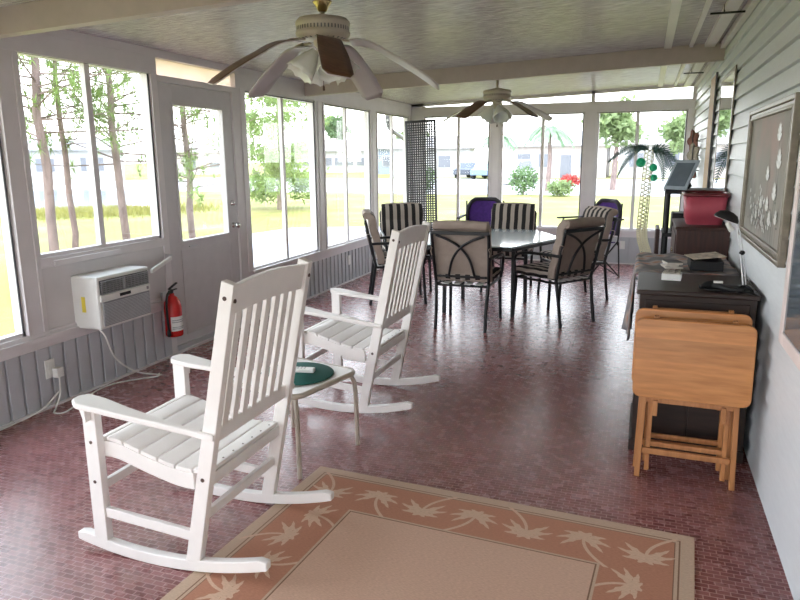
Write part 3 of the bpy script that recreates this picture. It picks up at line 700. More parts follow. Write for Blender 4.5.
# ------------------------------------------------------------------ air conditioner and its surroundings
ac = thing('air_conditioner', 'white window air conditioner set through the panel under the left window', 'air conditioner', (0.0, 3.53, .44))
ay0, ay1, az0, az1, ad = 3.285, 3.765, .44, .78, .195
b = MB(); b.box(-.30, ad, ay0, ay1, az0, az1); b.build('cabinet', 'whiteplastic', ac, .012, True)
b = MB(); b.box(ad, ad + .006, ay0 + .02, ay1 - .02, az1 - .115, az1 - .025)
b.build('louvre_recess', 'darkplastic', ac, 0, True)
b = MB()
for k in range(7): z = az1 - .108 + k * .0125; b.bar((ad + .010, ay0 + .022, z), (ad + .010, ay1 - .022, z), .012, .003, (.5, 0, 1))
for k in range(14): y = ay0 + .03 + k * .033; b.box(ad + .004, ad + .010, y, y + .003, az1 - .112, az1 - .028)
b.box(ad + .006, ad + .018, 3.505, 3.52, az1 - .112, az1 - .028); b.build('louvre', 'greyplastic', ac, 0, True)
b = MB(); b.box(ad, ad + .014, ay0 + .012, ay1 - .012, az1 - .16, az1 - .12); b.build('control_strip', 'whiteplastic', ac, .003, True)
MB().box(ad + .014, ad + .0155, 3.46, 3.56, az1 - .15, az1 - .130).build('display', 'darkplastic', ac, 0, True)
MB().box(ad + .014, ad + .0155, 3.715, 3.735, az1 - .15, az1 - .130).build('logo_badge', 'greyplastic', ac, 0, True)
b = MB(); b.box(ad, ad + .010, ay0 + .03, ay1 - .02, az0 + .02, az1 - .165); b.build('filter_grille', 'greyplastic', ac, .002, True)
b = MB()
for k in range(15): z = az0 + .028 + k * .0095; b.box(ad + .010, ad + .0125, ay0 + .035, ay1 - .025, z, z + .003)
b.build('grille_bars', 'alu', ac, 0, True)
MB().box(.06, .09, ay0 - .001, ay0, .55, .65).build('energy_sticker', 'yellow', ac, 0, True)
cb = MB().tube(bez([(.15, 3.31, .442), (.18, 3.33, .39), (.16, 3.42, .22), (.17, 3.58, .08), (.22, 3.74, .012), (.24, 3.76, .008)], 8), .0055, 8); cb.build('power_cord', 'cable', ac, 0, True)
b = MB(); b.box(0, .018, 3.16, 3.72, .862, .90); tag(b.build('metal_bracket_strip', 'frame', bevel=.004, origin=(0, 3.44, .862)), 'flat painted strip screwed to the wall above the air conditioner', 'strip')
dcs = thing('window_prop_bar', 'white slanting bar fixed to the wall right of the air conditioner', 'bar', (.0, 4.17, .77))
MB().bar((.115, 3.89, .722), (.045, 4.20, .772), .022, .030).build('bar', 'whiteplastic', dcs, .004, True)
MB().box(0.0, .05, 4.185, 4.215, .755, .80).build('bracket', 'alu', dcs, .003, True)
# extension cord on the floor with its plug in the outlet
def outlet(axis, a, z, label):
    t = thing('wall_outlet', label, 'outlet', (0, a, z) if axis == 'y' else (a, L, z), 0, 'white wall outlets')
    if axis == 'y': f = lambda bb, p0, p1, q0, q1, d0, d1: bb.box(d0, d1, a + p0, a + p1, z + q0, z + q1)
    else: f = lambda bb, p0, p1, q0, q1, d0, d1: bb.box(a + p0, a + p1, L - d1, L - d0, z + q0, z + q1)
    b = MB(); f(b, -.036, .036, -.058, .058, 0, .008); b.build('cover_plate', 'whiteplastic', t, .002, True)
    b = MB(); f(b, -.015, .015, .008, .036, .008, .010); f(b, -.015, .015, -.036, -.008, .008, .010); b.build('socket', 'cable', t, 0, True)
    return t
outlet('y', 3.04, .245, 'white wall outlet with a plug in it, left of the air conditioner'); outlet('y', 7.59, .27, 'white wall outlet under the left windows, beyond the rocking chairs'); outlet('x', 3.13, .27, 'white wall outlet under the far right window')
ec = thing('extension_cord', 'white cord running from the left outlet down and along the floor by the wall', 'cord', (.03, 3.06, 0))
MB().box(.010, .052, 3.045, 3.10, .185, .245).build('plug', 'whiteplastic', ec, .006, True)
MB().tube(bez([(.04, 3.07, .19), (.05, 3.05, .08), (.06, 3.00, .012), (.11, 2.94, .006), (.16, 2.97, .006), (.12, 3.12, .006), (.05, 3.35, .006), (.06, 3.50, .006), (.14, 3.62, .006), (.23, 3.72, .006), (.20, 3.78, .006)], 8), .005, 8).build('cable', 'cable', ec, 0, True)
MB().tube(bez([(.05, 3.05, .1), (.03, 2.9, .02), (.03, 2.6, .006), (.04, 2.0, .006), (.03, 1.2, .006)], 8), .005, 8).build('cable', 'cable', ec, 0, True)

fe = thing('fire_extinguisher', 'red fire extinguisher hung low on the wall between air conditioner and door', 'fire extinguisher', (.075, 4.10, .19))
ex, ey = .085, 4.125
MB().lathe([(.001, .19), (.060, .19), (.065, .20), (.065, .41), (.058, .45), (.036, .485), (.018, .50), (.018, .515), (.001, .515)], (ex, ey, 0), 24).build('cylinder', 'red', fe, 0, True)
b = MB(); n = 10
vs = []; 
for i in range(n + 1):
    a = R(-70 + 110 * i / n); vs += [(ex + .0656 * math.cos(a), ey + .0656 * math.sin(a), .235), (ex + .0656 * math.cos(a), ey + .0656 * math.sin(a), .345)]
b.add(vs, [(2 * i, 2 * i + 2, 2 * i + 3, 2 * i + 1) for i in range(n)], 0, True); 
for z0 in (.315, .30, .262, .25):
    vs = []
    for i in range(n + 1):
        a = R(-62 + 94 * i / n); vs += [(ex + .0661 * math.cos(a), ey + .0661 * math.sin(a), z0), (ex + .0661 * math.cos(a), ey + .0661 * math.sin(a), z0 + .006)]
    b.add(vs, [(2 * i, 2 * i + 2, 2 * i + 3, 2 * i + 1) for i in range(n)], 1, True)
b.build('label_sheet', ['label', 'greyplastic'], fe, 0, True)
b = MB(); b.tube([(ex, ey, .51), (ex, ey, .545)], .014, 10); b.bar((ex, ey - .03, .535), (ex, ey + .06, .54), .018, .008); b.bar((ex, ey - .03, .55), (ex, ey + .065, .585), .02, .008); b.build('valve_lever', 'darkplastic', fe, .002, True)
b = MB().tube(bez([(ex, ey - .01, .525), (ex + .015, ey - .065, .52), (ex + .03, ey - .105, .45), (ex + .03, ey - .105, .34), (ex + .03, ey - .10, .25)], 6), .0095, 8); b.lathe([(.010, 0), (.014, .01), (.014, .04), (.010, .05)], (ex + .03, ey - .10, .205), 10); b.build('hose', 'darkplastic', fe, 0, True)
MB().box(0.0, .02, ey - .02, ey + .02, .30, .52).build('wall_bracket', 'alu', fe, 0, True)

# ------------------------------------------------------------------ right side furniture
ch = thing('low_chest', 'dark wooden console cabinet against the siding, behind the folded tray tables', 'cabinet', (3.65, 3.76, 0))
x0, x1, y0, y1 = 3.375, 3.925, 3.50, 4.07
b = MB(); b.box(x0 + .015, x1 - .01, y0 + .015, y1 - .01, .06, .825); b.build('body', 'darkwood', ch, .003, True)
MB().box(x0, x1, y0, y1, .825, .85).build('top', 'darkwood', ch, .006, True)
MB().box(x0 + .005, x1 - .005, y0 + .005, y1 - .005, 0, .06).build('plinth', 'darkwood', ch, .004, True)
b = MB(); b.box(x0 + .04, x1 - .04, y0 + .006, y0 + .015, .66, .80); b.build('drawer_front', 'darkwood', ch, .003, True)
b = MB(); b.box(x0 + .04, (x0 + x1) / 2 - .004, y0 + .006, y0 + .015, .09, .64); b.build('cabinet_door', 'darkwood', ch, .003, True)
b = MB(); b.box((x0 + x1) / 2 + .004, x1 - .04, y0 + .006, y0 + .015, .09, .64); b.build('cabinet_door', 'darkwood', ch, .003, True)
MB().lathe([(.001, .0), (.007, .0), (.007, .012), (.013, .02), (.001, .026)], (3.58, y0 + .006, .73), 12, 0, Matrix.Rotation(R(90), 4, 'X')).build('knob', 'brass', ch, 0, True)

def tray(label, loc, tilt, rz, h, dzt):
    t = thing('tray_table', label, 'tray table', loc, rz, 'folded wooden tray tables')
    t.rotation_euler = (tilt, 0, rz)
    w = .25
    # top hangs flat against the legs; local x across, local z up, local -y towards the viewer
    pts = [(x, -.022, z) for x, z, _ in [(q[0], q[1], 0) for q in rrect(w, .185, .035, 0)]]
    MB().prism([(x, y, z + h - .185) for x, y, z in pts][::-1], (0, -.018, 0)).build('tray_top', 'oak', t, .004)
    for sx in (-1, 1):
        MB().bar((sx * .205, 0, .0), (sx * .19, 0, h - .02), .024, .032, (0, 1, 0)).build('leg', 'oakleg', t, .003)
        MB().bar((sx * .165, .022, .03), (sx * .165, .012, h + .01 * dzt), .022, .030, (0, 1, 0)).build('leg', 'oakleg', t, .003)
        MB().box(sx * .145 - .011, sx * .145 + .011, -.02, .012, h - .46, h - .385).build('tray_clip', 'oakleg', t, .003)
    for z, y in ((.13, .0), (.38, 0)): MB().bar((-.19, y, z), (.19, y, z), .018, .028, (0, 0, 1)).build('crossbar', 'oakleg', t, .003)
    for z, y in ((.16, .022), (h - .01, .012)): MB().bar((-.165, y, z), (.165, y, z), .016, .024, (0, 0, 1)).build('crossbar', 'oakleg', t, .003)
    return t
tray('honey oak folding tray table in front, leaning on the dark cabinet, its whole top showing', (3.632, 3.205, 0), R(-5), R(-2), .765, 1)
tray('honey oak folding tray table behind the first one, only its upper edge and legs showing', (3.625, 3.31, 0), R(-5), R(-1), .79, 1)

# index box with brush, lamp
ib = thing('file_box', 'small cream box of cards on the left of the dark cabinet top', 'box', (3.545, 3.86, .85), R(-6))
MB().box(-.048, .048, -.05, .05, 0, .034).build('box_body', 'label', ib, .002)
b = MB()
for k in range(9): b.box(-.042 + k * .0095, -.036 + k * .0095, -.044, .044, .03, .041 + .004 * (k % 3))
b.build('cards', 'matboard', ib)
dl = thing('desk_lamp', 'black desk lamp with slim arm standing on the dark cabinet by the siding', 'lamp', (3.835, 3.64, .85))
MB().lathe([(.001, 0), (.075, 0), (.078, .008), (.06, .018), (.02, .024), (.001, .025)], (3.835, 3.64, .85), 28).build('base', 'darkplastic', dl, 0, True)
b = MB(); b.tube([(3.865, 3.66, .87), (3.845, 3.70, 1.02)], .0035); b.tube([(3.878, 3.665, .87), (3.858, 3.705, 1.02)], .0035); b.tube([(3.845, 3.70, 1.02), (3.808, 3.72, 1.205)], .003); b.tube([(3.858, 3.705, 1.02), (3.818, 3.722, 1.205)], .003); b.build('arm', 'alu', dl, 0, True)
MB().ell((3.852, 3.703, 1.025), .014, .012, .012).build('joint', 'darkplastic', dl, 0, True)
mt = Matrix.Rotation(R(20), 4, 'Y') @ Matrix.Diagonal((1.15, .9, 1, 1))
MB().lathe([(.052, 0), (.050, .014), (.038, .032), (.018, .042), (.001, .044), (.001, .040), (.036, .028), (.048, .012), (.050, 0)], (3.768, 3.72, 1.185), 24, 0, mt).build('lamp_shade', 'darkplastic', dl, 0, True)
MB().lathe([(.001, .006), (.047, .004), (.048, .001), (.001, .0)], (3.768, 3.72, 1.182), 20, 0, mt).build('diffuser', 'label', dl, 0, True)
MB().tube([(3.775, 3.72, 1.17), (3.80, 3.73, 1.13)], [.012, .014], 10).build('bulb_socket', 'whiteplastic', dl, 0, True)
hs = thing('hand_massager', 'black handheld appliance with a white label, lying on the dark cabinet by the lamp base', 'appliance', (3.76, 3.63, .85))
b = MB().tube(bez([(3.665, 3.58, .866), (3.715, 3.61, .874), (3.755, 3.585, .872), (3.79, 3.54, .868), (3.85, 3.525, .865)], 5), [.010, .012, .016, .019, .021, .021, .021, .020, .019, .018, .017, .016, .015, .014, .013, .013, .013, .013, .012, .012, .010], 10); b.build('body', 'darkplastic', hs, 0, True)
MB().box(3.725, 3.765, 3.575, 3.60, .888, .897).build('label_sheet', 'label', hs, .001, True)
MB().tube(bez([(3.85, 3.525, .862), (3.89, 3.53, .856), (3.90, 3.58, .855), (3.87, 3.61, .878), (3.80, 3.57, .856), (3.72, 3.56, .856), (3.67, 3.62, .856)], 6), .004, 6).build('cord', 'darkplastic', hs, 0, True)

# cloth covered table behind the chest
ct = thing('storage_cabinet', 'low dark cabinet hidden under the patterned cloth, behind the console', 'cabinet', (3.66, 4.55, 0))
MB().box(3.40, 3.90, 4.16, 4.96, 0, .80).build('body', 'darkwood', ct, .004, True)
def clothfn(u, v):
    # u across from hanging left edge to wall, v along depth
    s = u * .92; y = 4.13 + .85 * v; wv = .010 * math.sin(v * 17) + .006 * math.sin(v * 31 + 1)
    if s < .40: return (3.355 + wv * (1 - s / .4) * 2 - .03 * (1 - s / .4), y, .42 + s + .02 * math.sin(v * 9) * (1 - s / .4))
    if s < .46: a = (s - .40) / .06 * PI / 2; return (3.355 + .03 * (1 - math.cos(a)), y, .82 + .012 * math.sin(a))
    x = 3.385 + (s - .46) * 1.15; return (x, y, .83 + .006 * math.sin(x * 37 + y * 9) + .004 * math.sin(y * 23))
cl = MB().slab(clothfn, 46, 40, .006).build('draped_cloth', 'cloth', origin=(3.66, 4.55, .42)); tag(cl, 'faded patterned cloth draped over the low cabinet behind the console', 'cloth')
for k, (nm, lb, m_, x, y, w_, d_, z, h_, rz) in enumerate((
    ('magazine', 'dark magazine at the bottom of the stack on the patterned cloth', 'greyplastic', 3.56, 4.32, .10, .14, .846, .012, 10),
    ('magazine', 'white-edged book in the middle of the stack on the patterned cloth', 'label', 3.555, 4.31, .09, .13, .858, .014, -6),
    ('magazine', 'black-covered book on top of the stack on the patterned cloth', 'darkplastic', 3.56, 4.30, .085, .125, .872, .012, 14))):
    o = thing(nm, lb, 'book', (x, y, z), R(rz), 'books stacked on the cloth')
    MB().box(-w_ / 2, w_ / 2, -d_ / 2, d_ / 2, 0, h_).build('pages', 'matboard', o)
    MB().box(-w_ / 2 - .002, w_ / 2 + .002, -d_ / 2 - .002, d_ / 2 + .002, h_, h_ + .0015).build('cover', m_, o)
    OR[o.name] = Vector((x, y, z))
bc = thing('shoe_box', 'open dark box on the patterned cloth in front of the brown dresser', 'box', (3.745, 4.36, .848))
b = MB(); X0, X1, Yb0, Yb1, Z0, Z1 = 3.655, 3.83, 4.22, 4.50, .846, .90
b.box(X0, X1, Yb0, Yb1, Z0, Z0 + .004)
for s in ((X0, X0 + .004, Yb0, Yb1), (X1 - .004, X1, Yb0, Yb1), (X0 + .004, X1 - .004, Yb0, Yb0 + .004), (X0 + .004, X1 - .004, Yb1 - .004, Yb1)): b.box(*s, Z0 + .004, Z1)
b.build('box_body', 'darkplastic', bc, 0, True)
MB().bar((X0 - .002, 4.36, Z1 + .004), (X1, 4.40, Z1 + .022), .20, .004).build('flap', 'paper', bc, 0, True)

dr = thing('brown_dresser', 'tall reddish brown wooden dresser with the red bin on top', 'dresser', (3.77, 5.35, 0))
MB().box(3.605, 3.94, 5.03, 5.72, .03, 1.0).build('body', 'brownwood', dr, .004, True); MB().box(3.595, 3.945, 5.02, 5.73, 1.0, 1.02).build('top', 'brownwood', dr, .005, True)
for z0, z1 in ((.08, .36), (.38, .66), (.68, .96)):
    o = MB().box(3.598, 3.605, 5.06, 5.69, z0, z1).build('drawer', 'brownwood', dr, .002, True); MB().box(3.588, 3.598, 5.30, 5.45, (z0 + z1) / 2 - .006, (z0 + z1) / 2 + .006).build('handle', 'brass', o, .002, True)
MB().box(3.62, 3.93, 5.05, 5.70, 0, .03).build('plinth', 'brownwood', dr, 0, True)
bn = thing('plastic_bin', 'crimson plastic tub with a dark rim on top of the brown dresser', 'tub', (3.79, 5.36, 1.02))
def rr3(hx, hy, r, z): return [Vector(p) for p in rrect(hx, hy, r, z)]
def loft(b, rings, mi=0):
    n = len(rings[0]); vs = [p for r_ in rings for p in r_]
    b.add(vs, [(i * n + k, i * n + (k + 1) % n, (i + 1) * n + (k + 1) % n, (i + 1) * n + k) for i in range(len(rings) - 1) for k in range(n)], mi, True); return b
b = MB(); b.add(rr3(.115, .15, .04, 0), [tuple(range(28))[::-1]]); loft(b, [rr3(.115, .15, .04, 0), rr3(.12, .155, .04, .03), rr3(.125, .16, .04, .032), rr3(.138, .175, .045, .20), rr3(.134, .171, .045, .20), rr3(.11, .145, .04, .006)]); b.add(rr3(.11, .145, .04, .006), [tuple(range(28))]); b.build('tub_body', 'bin', bn)
b = MB(); loft(b, [rr3(.138, .175, .045, .195), rr3(.150, .187, .05, .197), rr3(.150, .187, .05, .218), rr3(.138, .175, .045, .222), rr3(.130, .167, .045, .200)]); b.build('rim', 'binrim', bn)
MB().slab(lambda u, v: ((-.128 + .256 * u), (-.165 + .33 * v), .195 + .012 * math.sin(u * 7) * math.sin(v * 9)), 8, 8, .01).build('lid', 'binrim', bn)
# black shelf with digital frame
sh = thing('plastic_shelf', 'black plastic shelf unit with round posts beyond the brown dresser', 'shelf', (3.73, 6.06, 0))
for x in (3.56, 3.91):
    for y in (5.86, 6.28): MB().tube([(x, y, 0), (x, y, 1.215)], .018, 12).build('post', 'darkplastic', sh, 0, True)
for z in (.15, .50, .86, 1.20): MB().box(3.535, 3.935, 5.835, 6.305, z, z + .03).build('shelf_board', 'darkplastic', sh, .006, True)
MB().box(3.60, 3.90, 5.95, 6.2, .89, 1.04).build('storage_bin', 'darkplastic', None, .01, origin=(3.75, 6.07, .89)); o = bpy.data.objects['storage_bin']; tag(o, 'black box on the third board of the black shelf unit', 'box')
df = thing('digital_photo_frame', 'blue-grey framed screen tilted back on top of the black shelf unit', 'photo frame', (3.60, 5.93, 1.234), R(42))
ax = Matrix.Rotation(R(28), 4, 'Y')
def tp(o): return ax @ Vector(o)
b = MB(); hx = .115
b.prism([tp((0, -.12, 0)), tp((0, .12, 0)), tp((0, .12, .26)), tp((0, -.12, .26))], tp((.015, 0, 0))); b.build('frame', 'bluegrey', df, .004)
b = MB(); b.prism([tp((-.002, -.095, .028)), tp((-.002, .095, .028)), tp((-.002, .095, .232)), tp((-.002, -.095, .232))], tp((.002, 0, 0))); b.build('screen', 'lcd', df)
b = MB(); b.bar(tp((.016, 0, .15)), (.17, 0, .008), .04, .008, (0, 1, 0)); b.build('stand', 'darkplastic', df, .002)
# reddish folded chair/board beside shelf
tag(MB().box(3.485, 3.515, 5.86, 6.22, 0, .92).build('wooden_board', 'brownwood', bevel=.004, origin=(3.5, 6.0, 0)), 'reddish brown board standing against the left side of the black shelf', 'board')

# ------------------------------------------------------------------ palm tree decoration
pt = thing('decorative_palm', 'wire palm tree decoration with a pale trunk, dark fronds and green coconuts', 'palm decoration', (3.50, 8.85, 0))
ctr = bez([(3.50, 8.85, .02), (3.44, 8.85, .32), (3.385, 8.85, .50), (3.375, 8.85, .68), (3.385, 8.85, .98), (3.395, 8.85, 1.28), (3.405, 8.85, 1.57)], 6)
b = MB(); ns = len(ctr)
for k in range(7):
    a = 2 * PI * k / 7; b.tube([p + Vector((.066 * (1 - .2 * i / ns) * math.cos(a), .066 * (1 - .2 * i / ns) * math.sin(a), 0)) for i, p in enumerate(ctr)], .0065, 6)
for s in (-1, 1):
    for ph in range(4):
        b.tube([ctr[int(i / 4)] .lerp(ctr[min(ns - 1, int(i / 4) + 1)], (i % 4) / 4) + Vector((.064 * (1 - .05 * i / ns) * math.cos(s * i * .42 + ph * PI / 2), .064 * (1 - .05 * i / ns) * math.sin(s * i * .42 + ph * PI / 2), 0)) for i in range((ns - 1) * 4)], .0050, 5)
b.build('trunk', 'wirecream', pt, 0, True)
MB().lathe([(.001, 0), (.16, 0), (.16, .01), (.05, .016), (.001, .02)], (3.50, 8.85, 0), 24).build('base', 'darkplastic', pt, 0, True)
top = Vector((3.405, 8.85, 1.56))
def frond(pts, mat, ln):
    P_ = bez([top] + [top + Vector(p) for p in pts], 5 if mat == 'frond' else 6); b = MB().tube(P_, .005, 6); n = len(P_)
    for i in range(2, n):
        T_ = (P_[min(i + 1, n - 1)] - P_[i - 1]).normalized(); u = i / n
        side = T_.cross(Vector((0, 1, 0))).normalized(); l_ = ln * math.sin(PI * (.18 + .78 * u))
        for s in (-1, 1):
            for dy in (-.5, .5):
                d = (side * s + T_ * .75 + Vector((0, dy, -.15))).normalized() * l_; wv = T_ * .0085
                p = P_[i]; b.add([p - wv, p + wv, p + d * .6 + wv * 1.1, p + d, p + d * .6 - wv], [(0, 1, 2, 3, 4)])
    b.build('frond', mat, pt, 0, True)
frond([(-.12, -.02, .05), (-.26, -.04, .03), (-.38, -.05, -.05), (-.46, -.05, -.13)], 'frondlit', .055)
frond([(-.10, -.05, .03), (-.20, -.1, -.05), (-.28, -.12, -.16), (-.34, -.14, -.29)], 'frondlit', .055)
frond([(-.06, .1, .05), (-.16, .2, .03), (-.28, .25, -.04)], 'frondlit', .05)
frond([(.10, -.03, .02), (.20, -.05, -.07), (.27, -.06, -.2), (.30, -.08, -.36)], 'frond', .10)
frond([(.07, -.08, .01), (.13, -.12, -.08), (.17, -.15, -.2), (.17, -.16, -.34)], 'frond', .09)
frond([(.12, .08, .03), (.22, .1, -.03), (.31, .1, -.13)], 'frond', .09)
for c, r in (((3.315, 8.80, 1.42), .052), ((3.46, 8.80, 1.36), .042), ((3.475, 8.83, 1.24), .038)):
    b = MB(); c = Vector(c)
    for k in range(5): a = PI * k / 5; b.tube([c + Vector((r * math.cos(t_) * math.cos(a), r * math.cos(t_) * math.sin(a), r * math.sin(t_))) for t_ in [2 * PI * q / 20 for q in range(20)]], .0045, 5, closed=True)
    for z in (-.5, 0, .5): rr_ = r * math.sqrt(1 - z * z); b.tube([c + Vector((rr_ * math.cos(t_), rr_ * math.sin(t_), r * z)) for t_ in [2 * PI * q / 20 for q in range(20)]], .0045, 5, closed=True)
    b.ell(c, r * .93, r * .93, r * .93); b.build('coconut', 'coconut', pt, 0, True)

# ------------------------------------------------------------------ things on the right wall
XW = W - .0245
pf = thing('framed_painting', 'large framed painting of white plants in a champagne frame on the siding', 'painting', (XW, 3.74, 1.05))
y0, y1, z0, z1 = 3.10, 4.385, 1.045, 1.735; b = MB()
for dy, d, w_ in ((0, .03, .022), (.022, .022, .02), (.042, .028, .012)):
    for s in ((y0 + dy, y0 + dy + w_, z0 + dy, z1 - dy), (y1 - dy - w_, y1 - dy, z0 + dy, z1 - dy), (y0 + dy + w_, y1 - dy - w_, z0 + dy, z0 + dy + w_), (y0 + dy + w_, y1 - dy - w_, z1 - dy - w_, z1 - dy)): b.box(XW - d, XW + .002, *s)
b.build('frame', 'framewood', pf, .004, True)
fi = .054; MB().box(XW - .012, XW, y0 + fi, y1 - fi, z0 + fi, z1 - fi).build('canvas', 'paint_bg', pf, 0, True)
b = MB(); rd = random.Random(3)
def blob(cy, cz, ry_, rz_, k, mi=0, n=12):
    b.add([(XW - .0124 - .00002 * k, cy + ry_ * math.cos(2 * PI * q / n) * rd.uniform(.8, 1.15), cz + rz_ * math.sin(2 * PI * q / n) * rd.uniform(.8, 1.15)) for q in range(n)], [tuple(range(n))], mi)
for k in range(70): blob(rd.gauss(3.80, .20), rd.uniform(1.13, 1.13 + .16), .018, .006, k, 1)
for k in range(60): blob(rd.gauss(3.80, .17), 1.14 + abs(rd.gauss(0, .10)), .010, .012, 70 + k, 0)
k = 140
for fy, fz, fr in ((3.45, 1.56, .05), (3.40, 1.44, .055), (3.66, 1.38, .045), (3.44, 1.30, .05), (3.60, 1.24, .045), (3.78, 1.24, .04), (3.50, 1.18, .045), (3.70, 1.16, .04), (3.90, 1.18, .035), (4.02, 1.15, .03), (3.34, 1.20, .04)):
    for q in range(7):
        a = R(20 + 140 * q / 6); k += 1; cy, cz = fy + fr * .6 * math.cos(a), fz + fr * .8 * math.sin(a); n = 10
        b.add([(XW - .0124 - .00002 * k, cy + fr * .55 * math.cos(2 * PI * t / n) * math.cos(a) - fr * .20 * math.sin(2 * PI * t / n) * math.sin(a), cz + fr * .8 * math.cos(2 * PI * t / n) * math.sin(a) + fr * .20 * math.sin(2 * PI * t / n) * math.cos(a)) for t in range(n)], [tuple(range(n))], 0)
    b.add([(XW - .0122, fy - .003, 1.10), (XW - .0122, fy + .003, 1.10), (XW - .0122, fy + .004, fz), (XW - .0122, fy - .002, fz)], [(0, 1, 2, 3)], 1)
b.build('painted_motif', ['paint_white', 'paint_green'], pf, 0, True)
wf2 = thing('white_framed_picture', 'pale framed picture at the right edge of the photo, lower than the painting', 'picture', (XW, 2.5, .76))
y0, y1, z0, z1 = 2.0, 2.985, .765, 1.60; b = MB()
for s in ((y0, y0 + .05, z0, z1), (y1 - .05, y1, z0, z1), (y0 + .05, y1 - .05, z0, z0 + .05), (y0 + .05, y1 - .05, z1 - .05, z1)): b.box(XW - .018, XW, *s)
b.build('frame', 'plaster_white', wf2, .005, True); MB().box(XW - .012, XW, y0 + .05, y1 - .05, z0 + .05, z1 - .05).build('picture_sheet', 'lcd', wf2, 0, True)
mi_ = thing('wall_mirror', 'tall narrow framed mirror on the siding between the painting and the tan board', 'mirror', (XW, 6.0, 1.08))
y0, y1, z0, z1 = 5.50, 6.50, 1.08, 2.12; b = MB()
for q in ((y0, y0 + .05, z0, z1), (y1 - .03, y1, z0, z1), (y0 + .05, y1 - .03, z0, z0 + .03), (y0 + .05, y1 - .03, z1 - .03, z1)): b.box(XW - .010, XW, *q)
b.build('frame', 'framewood', mi_, .002, True); MB().box(XW - .007, XW, y0 + .05, y1 - .03, z0 + .03, z1 - .03).build('mirror_glass', 'mirror', mi_, 0, True)
bd = thing('wooden_plaque', 'tall tan wooden board with a dark edge hung beyond the mirror', 'board', (XW, 7.2, 1.0))
MB().box(XW - .012, XW, 6.98, 7.55, 1.05, 2.22).build('panel', 'tanwood', bd, .002, True); MB().box(XW - .018, XW, 6.955, 6.98, 1.05, 2.23).build('edge_strip', 'shade_trim', bd, .003, True)
for nm, lb, y, z, s_, m_ in (('leaf_ornament', 'highest copper leaf wall ornament near the far right corner', 8.72, 1.66, 1.0, 'leafcopper'), ('leaf_ornament', 'pale middle leaf wall ornament near the far right corner', 8.50, 1.50, 1.05, 'framewood'), ('leaf_ornament', 'lowest brown leaf wall ornament, just behind the tilted photo frame', 8.62, 1.33, .95, 'leafcopper')):
    o = thing(nm, lb, 'ornament', (XW - .055, y, z), R(50), 'leaf ornaments on the siding')
    pts = []
    for q in range(24):
        a = 2 * PI * q / 24; r_ = .085 * s_ * (1 + .22 * math.cos(5 * a)); pts.append((-.03, r_ * math.cos(a) * .75, r_ * math.sin(a) * 1.35))
    MB().prism(pts, (.028, 0, 0)).build('leaf', m_, o, .003)
    MB().tube([(0, 0, 0), (.07 * math.cos(R(50)), -.07 * math.sin(R(50)), 0)], .006, 6).build('peg', 'shade_trim', o)
    MB().tube([(-.034, 0, -.12 * s_), (-.034, 0, .10 * s_)], .005, 6).build('vein', 'shade_trim', o)
for lb, y in (('thin black hook bar under the ceiling near the camera side of the far beam', 4.95), ('thin black hook bar under the ceiling beyond the far beam', 8.3)):
    tag(MB().bar((3.70, y, ceil_z(3.8) - .05), (3.90, y, ceil_z(3.8) - .05), .012, .012).tube([(3.78, y, ceil_z(3.78) + .0), (3.78, y, ceil_z(3.8) - .055)], .004, 6).build('hook_bar', 'black', origin=(3.8, y, ceil_z(3.8) - .05)), lb, 'hook', 'black hook bars')

# ------------------------------------------------------------------ outdoors
G = -.45
b = MB(); b.add([(-260, -60, G), (260, -60, G), (260, 320, G), (-260, 320, G)], [(0, 1, 2, 3)]); struct(b, 'ground', 'lawn')
b = MB().box(-.3, W + 3, Y0 - .3, L + .12, G, -.12); struct(b, 'foundation', 'concrete')
b = MB().prism([(-7.2, 9.5, G), (-2.6, 9.5, G), (-2.6, 15.5, G), (-3.6, 18.2, G), (-6.0, 17.2, G)], (0, 0, .02)); struct(b, 'patio_slab', 'concrete')
b = MB().prism([(-19.5, 20, G), (-15.6, 23.4, G), (-25, 35, G), (-40, 53.5, G), (-48, 54, G), (-62, 40, G), (-50, 12, G), (-30, 10, G)], (0, 0, .015)); struct(b, 'pond', 'water')
b = MB().box(-40, 60, 36, 62, G, G + .02); struct(b, 'road', 'road')
def leafcloud(b, c, r, n, s, rd, thin=.35, hang=0):
    c = Vector(c)
    for _ in range(n):
        d = Vector((rd.gauss(0, 1), rd.gauss(0, 1), rd.gauss(0, 1))).normalized() * rd.random() ** .45
        p = c + Vector((d.x * r[0], d.y * r[1], d.z * r[2])); a = Vector((rd.gauss(0, 1), rd.gauss(0, 1), rd.gauss(0, 1) - hang)).normalized(); t = a.cross(Vector((rd.gauss(0, 1), rd.gauss(0, 1), rd.gauss(0, 1)))).normalized()
        b.add([p, p + a * s * .5 + t * s * thin * .5, p + a * s, p + a * s * .5 - t * s * thin * .5], [(0, 1, 2, 3)])
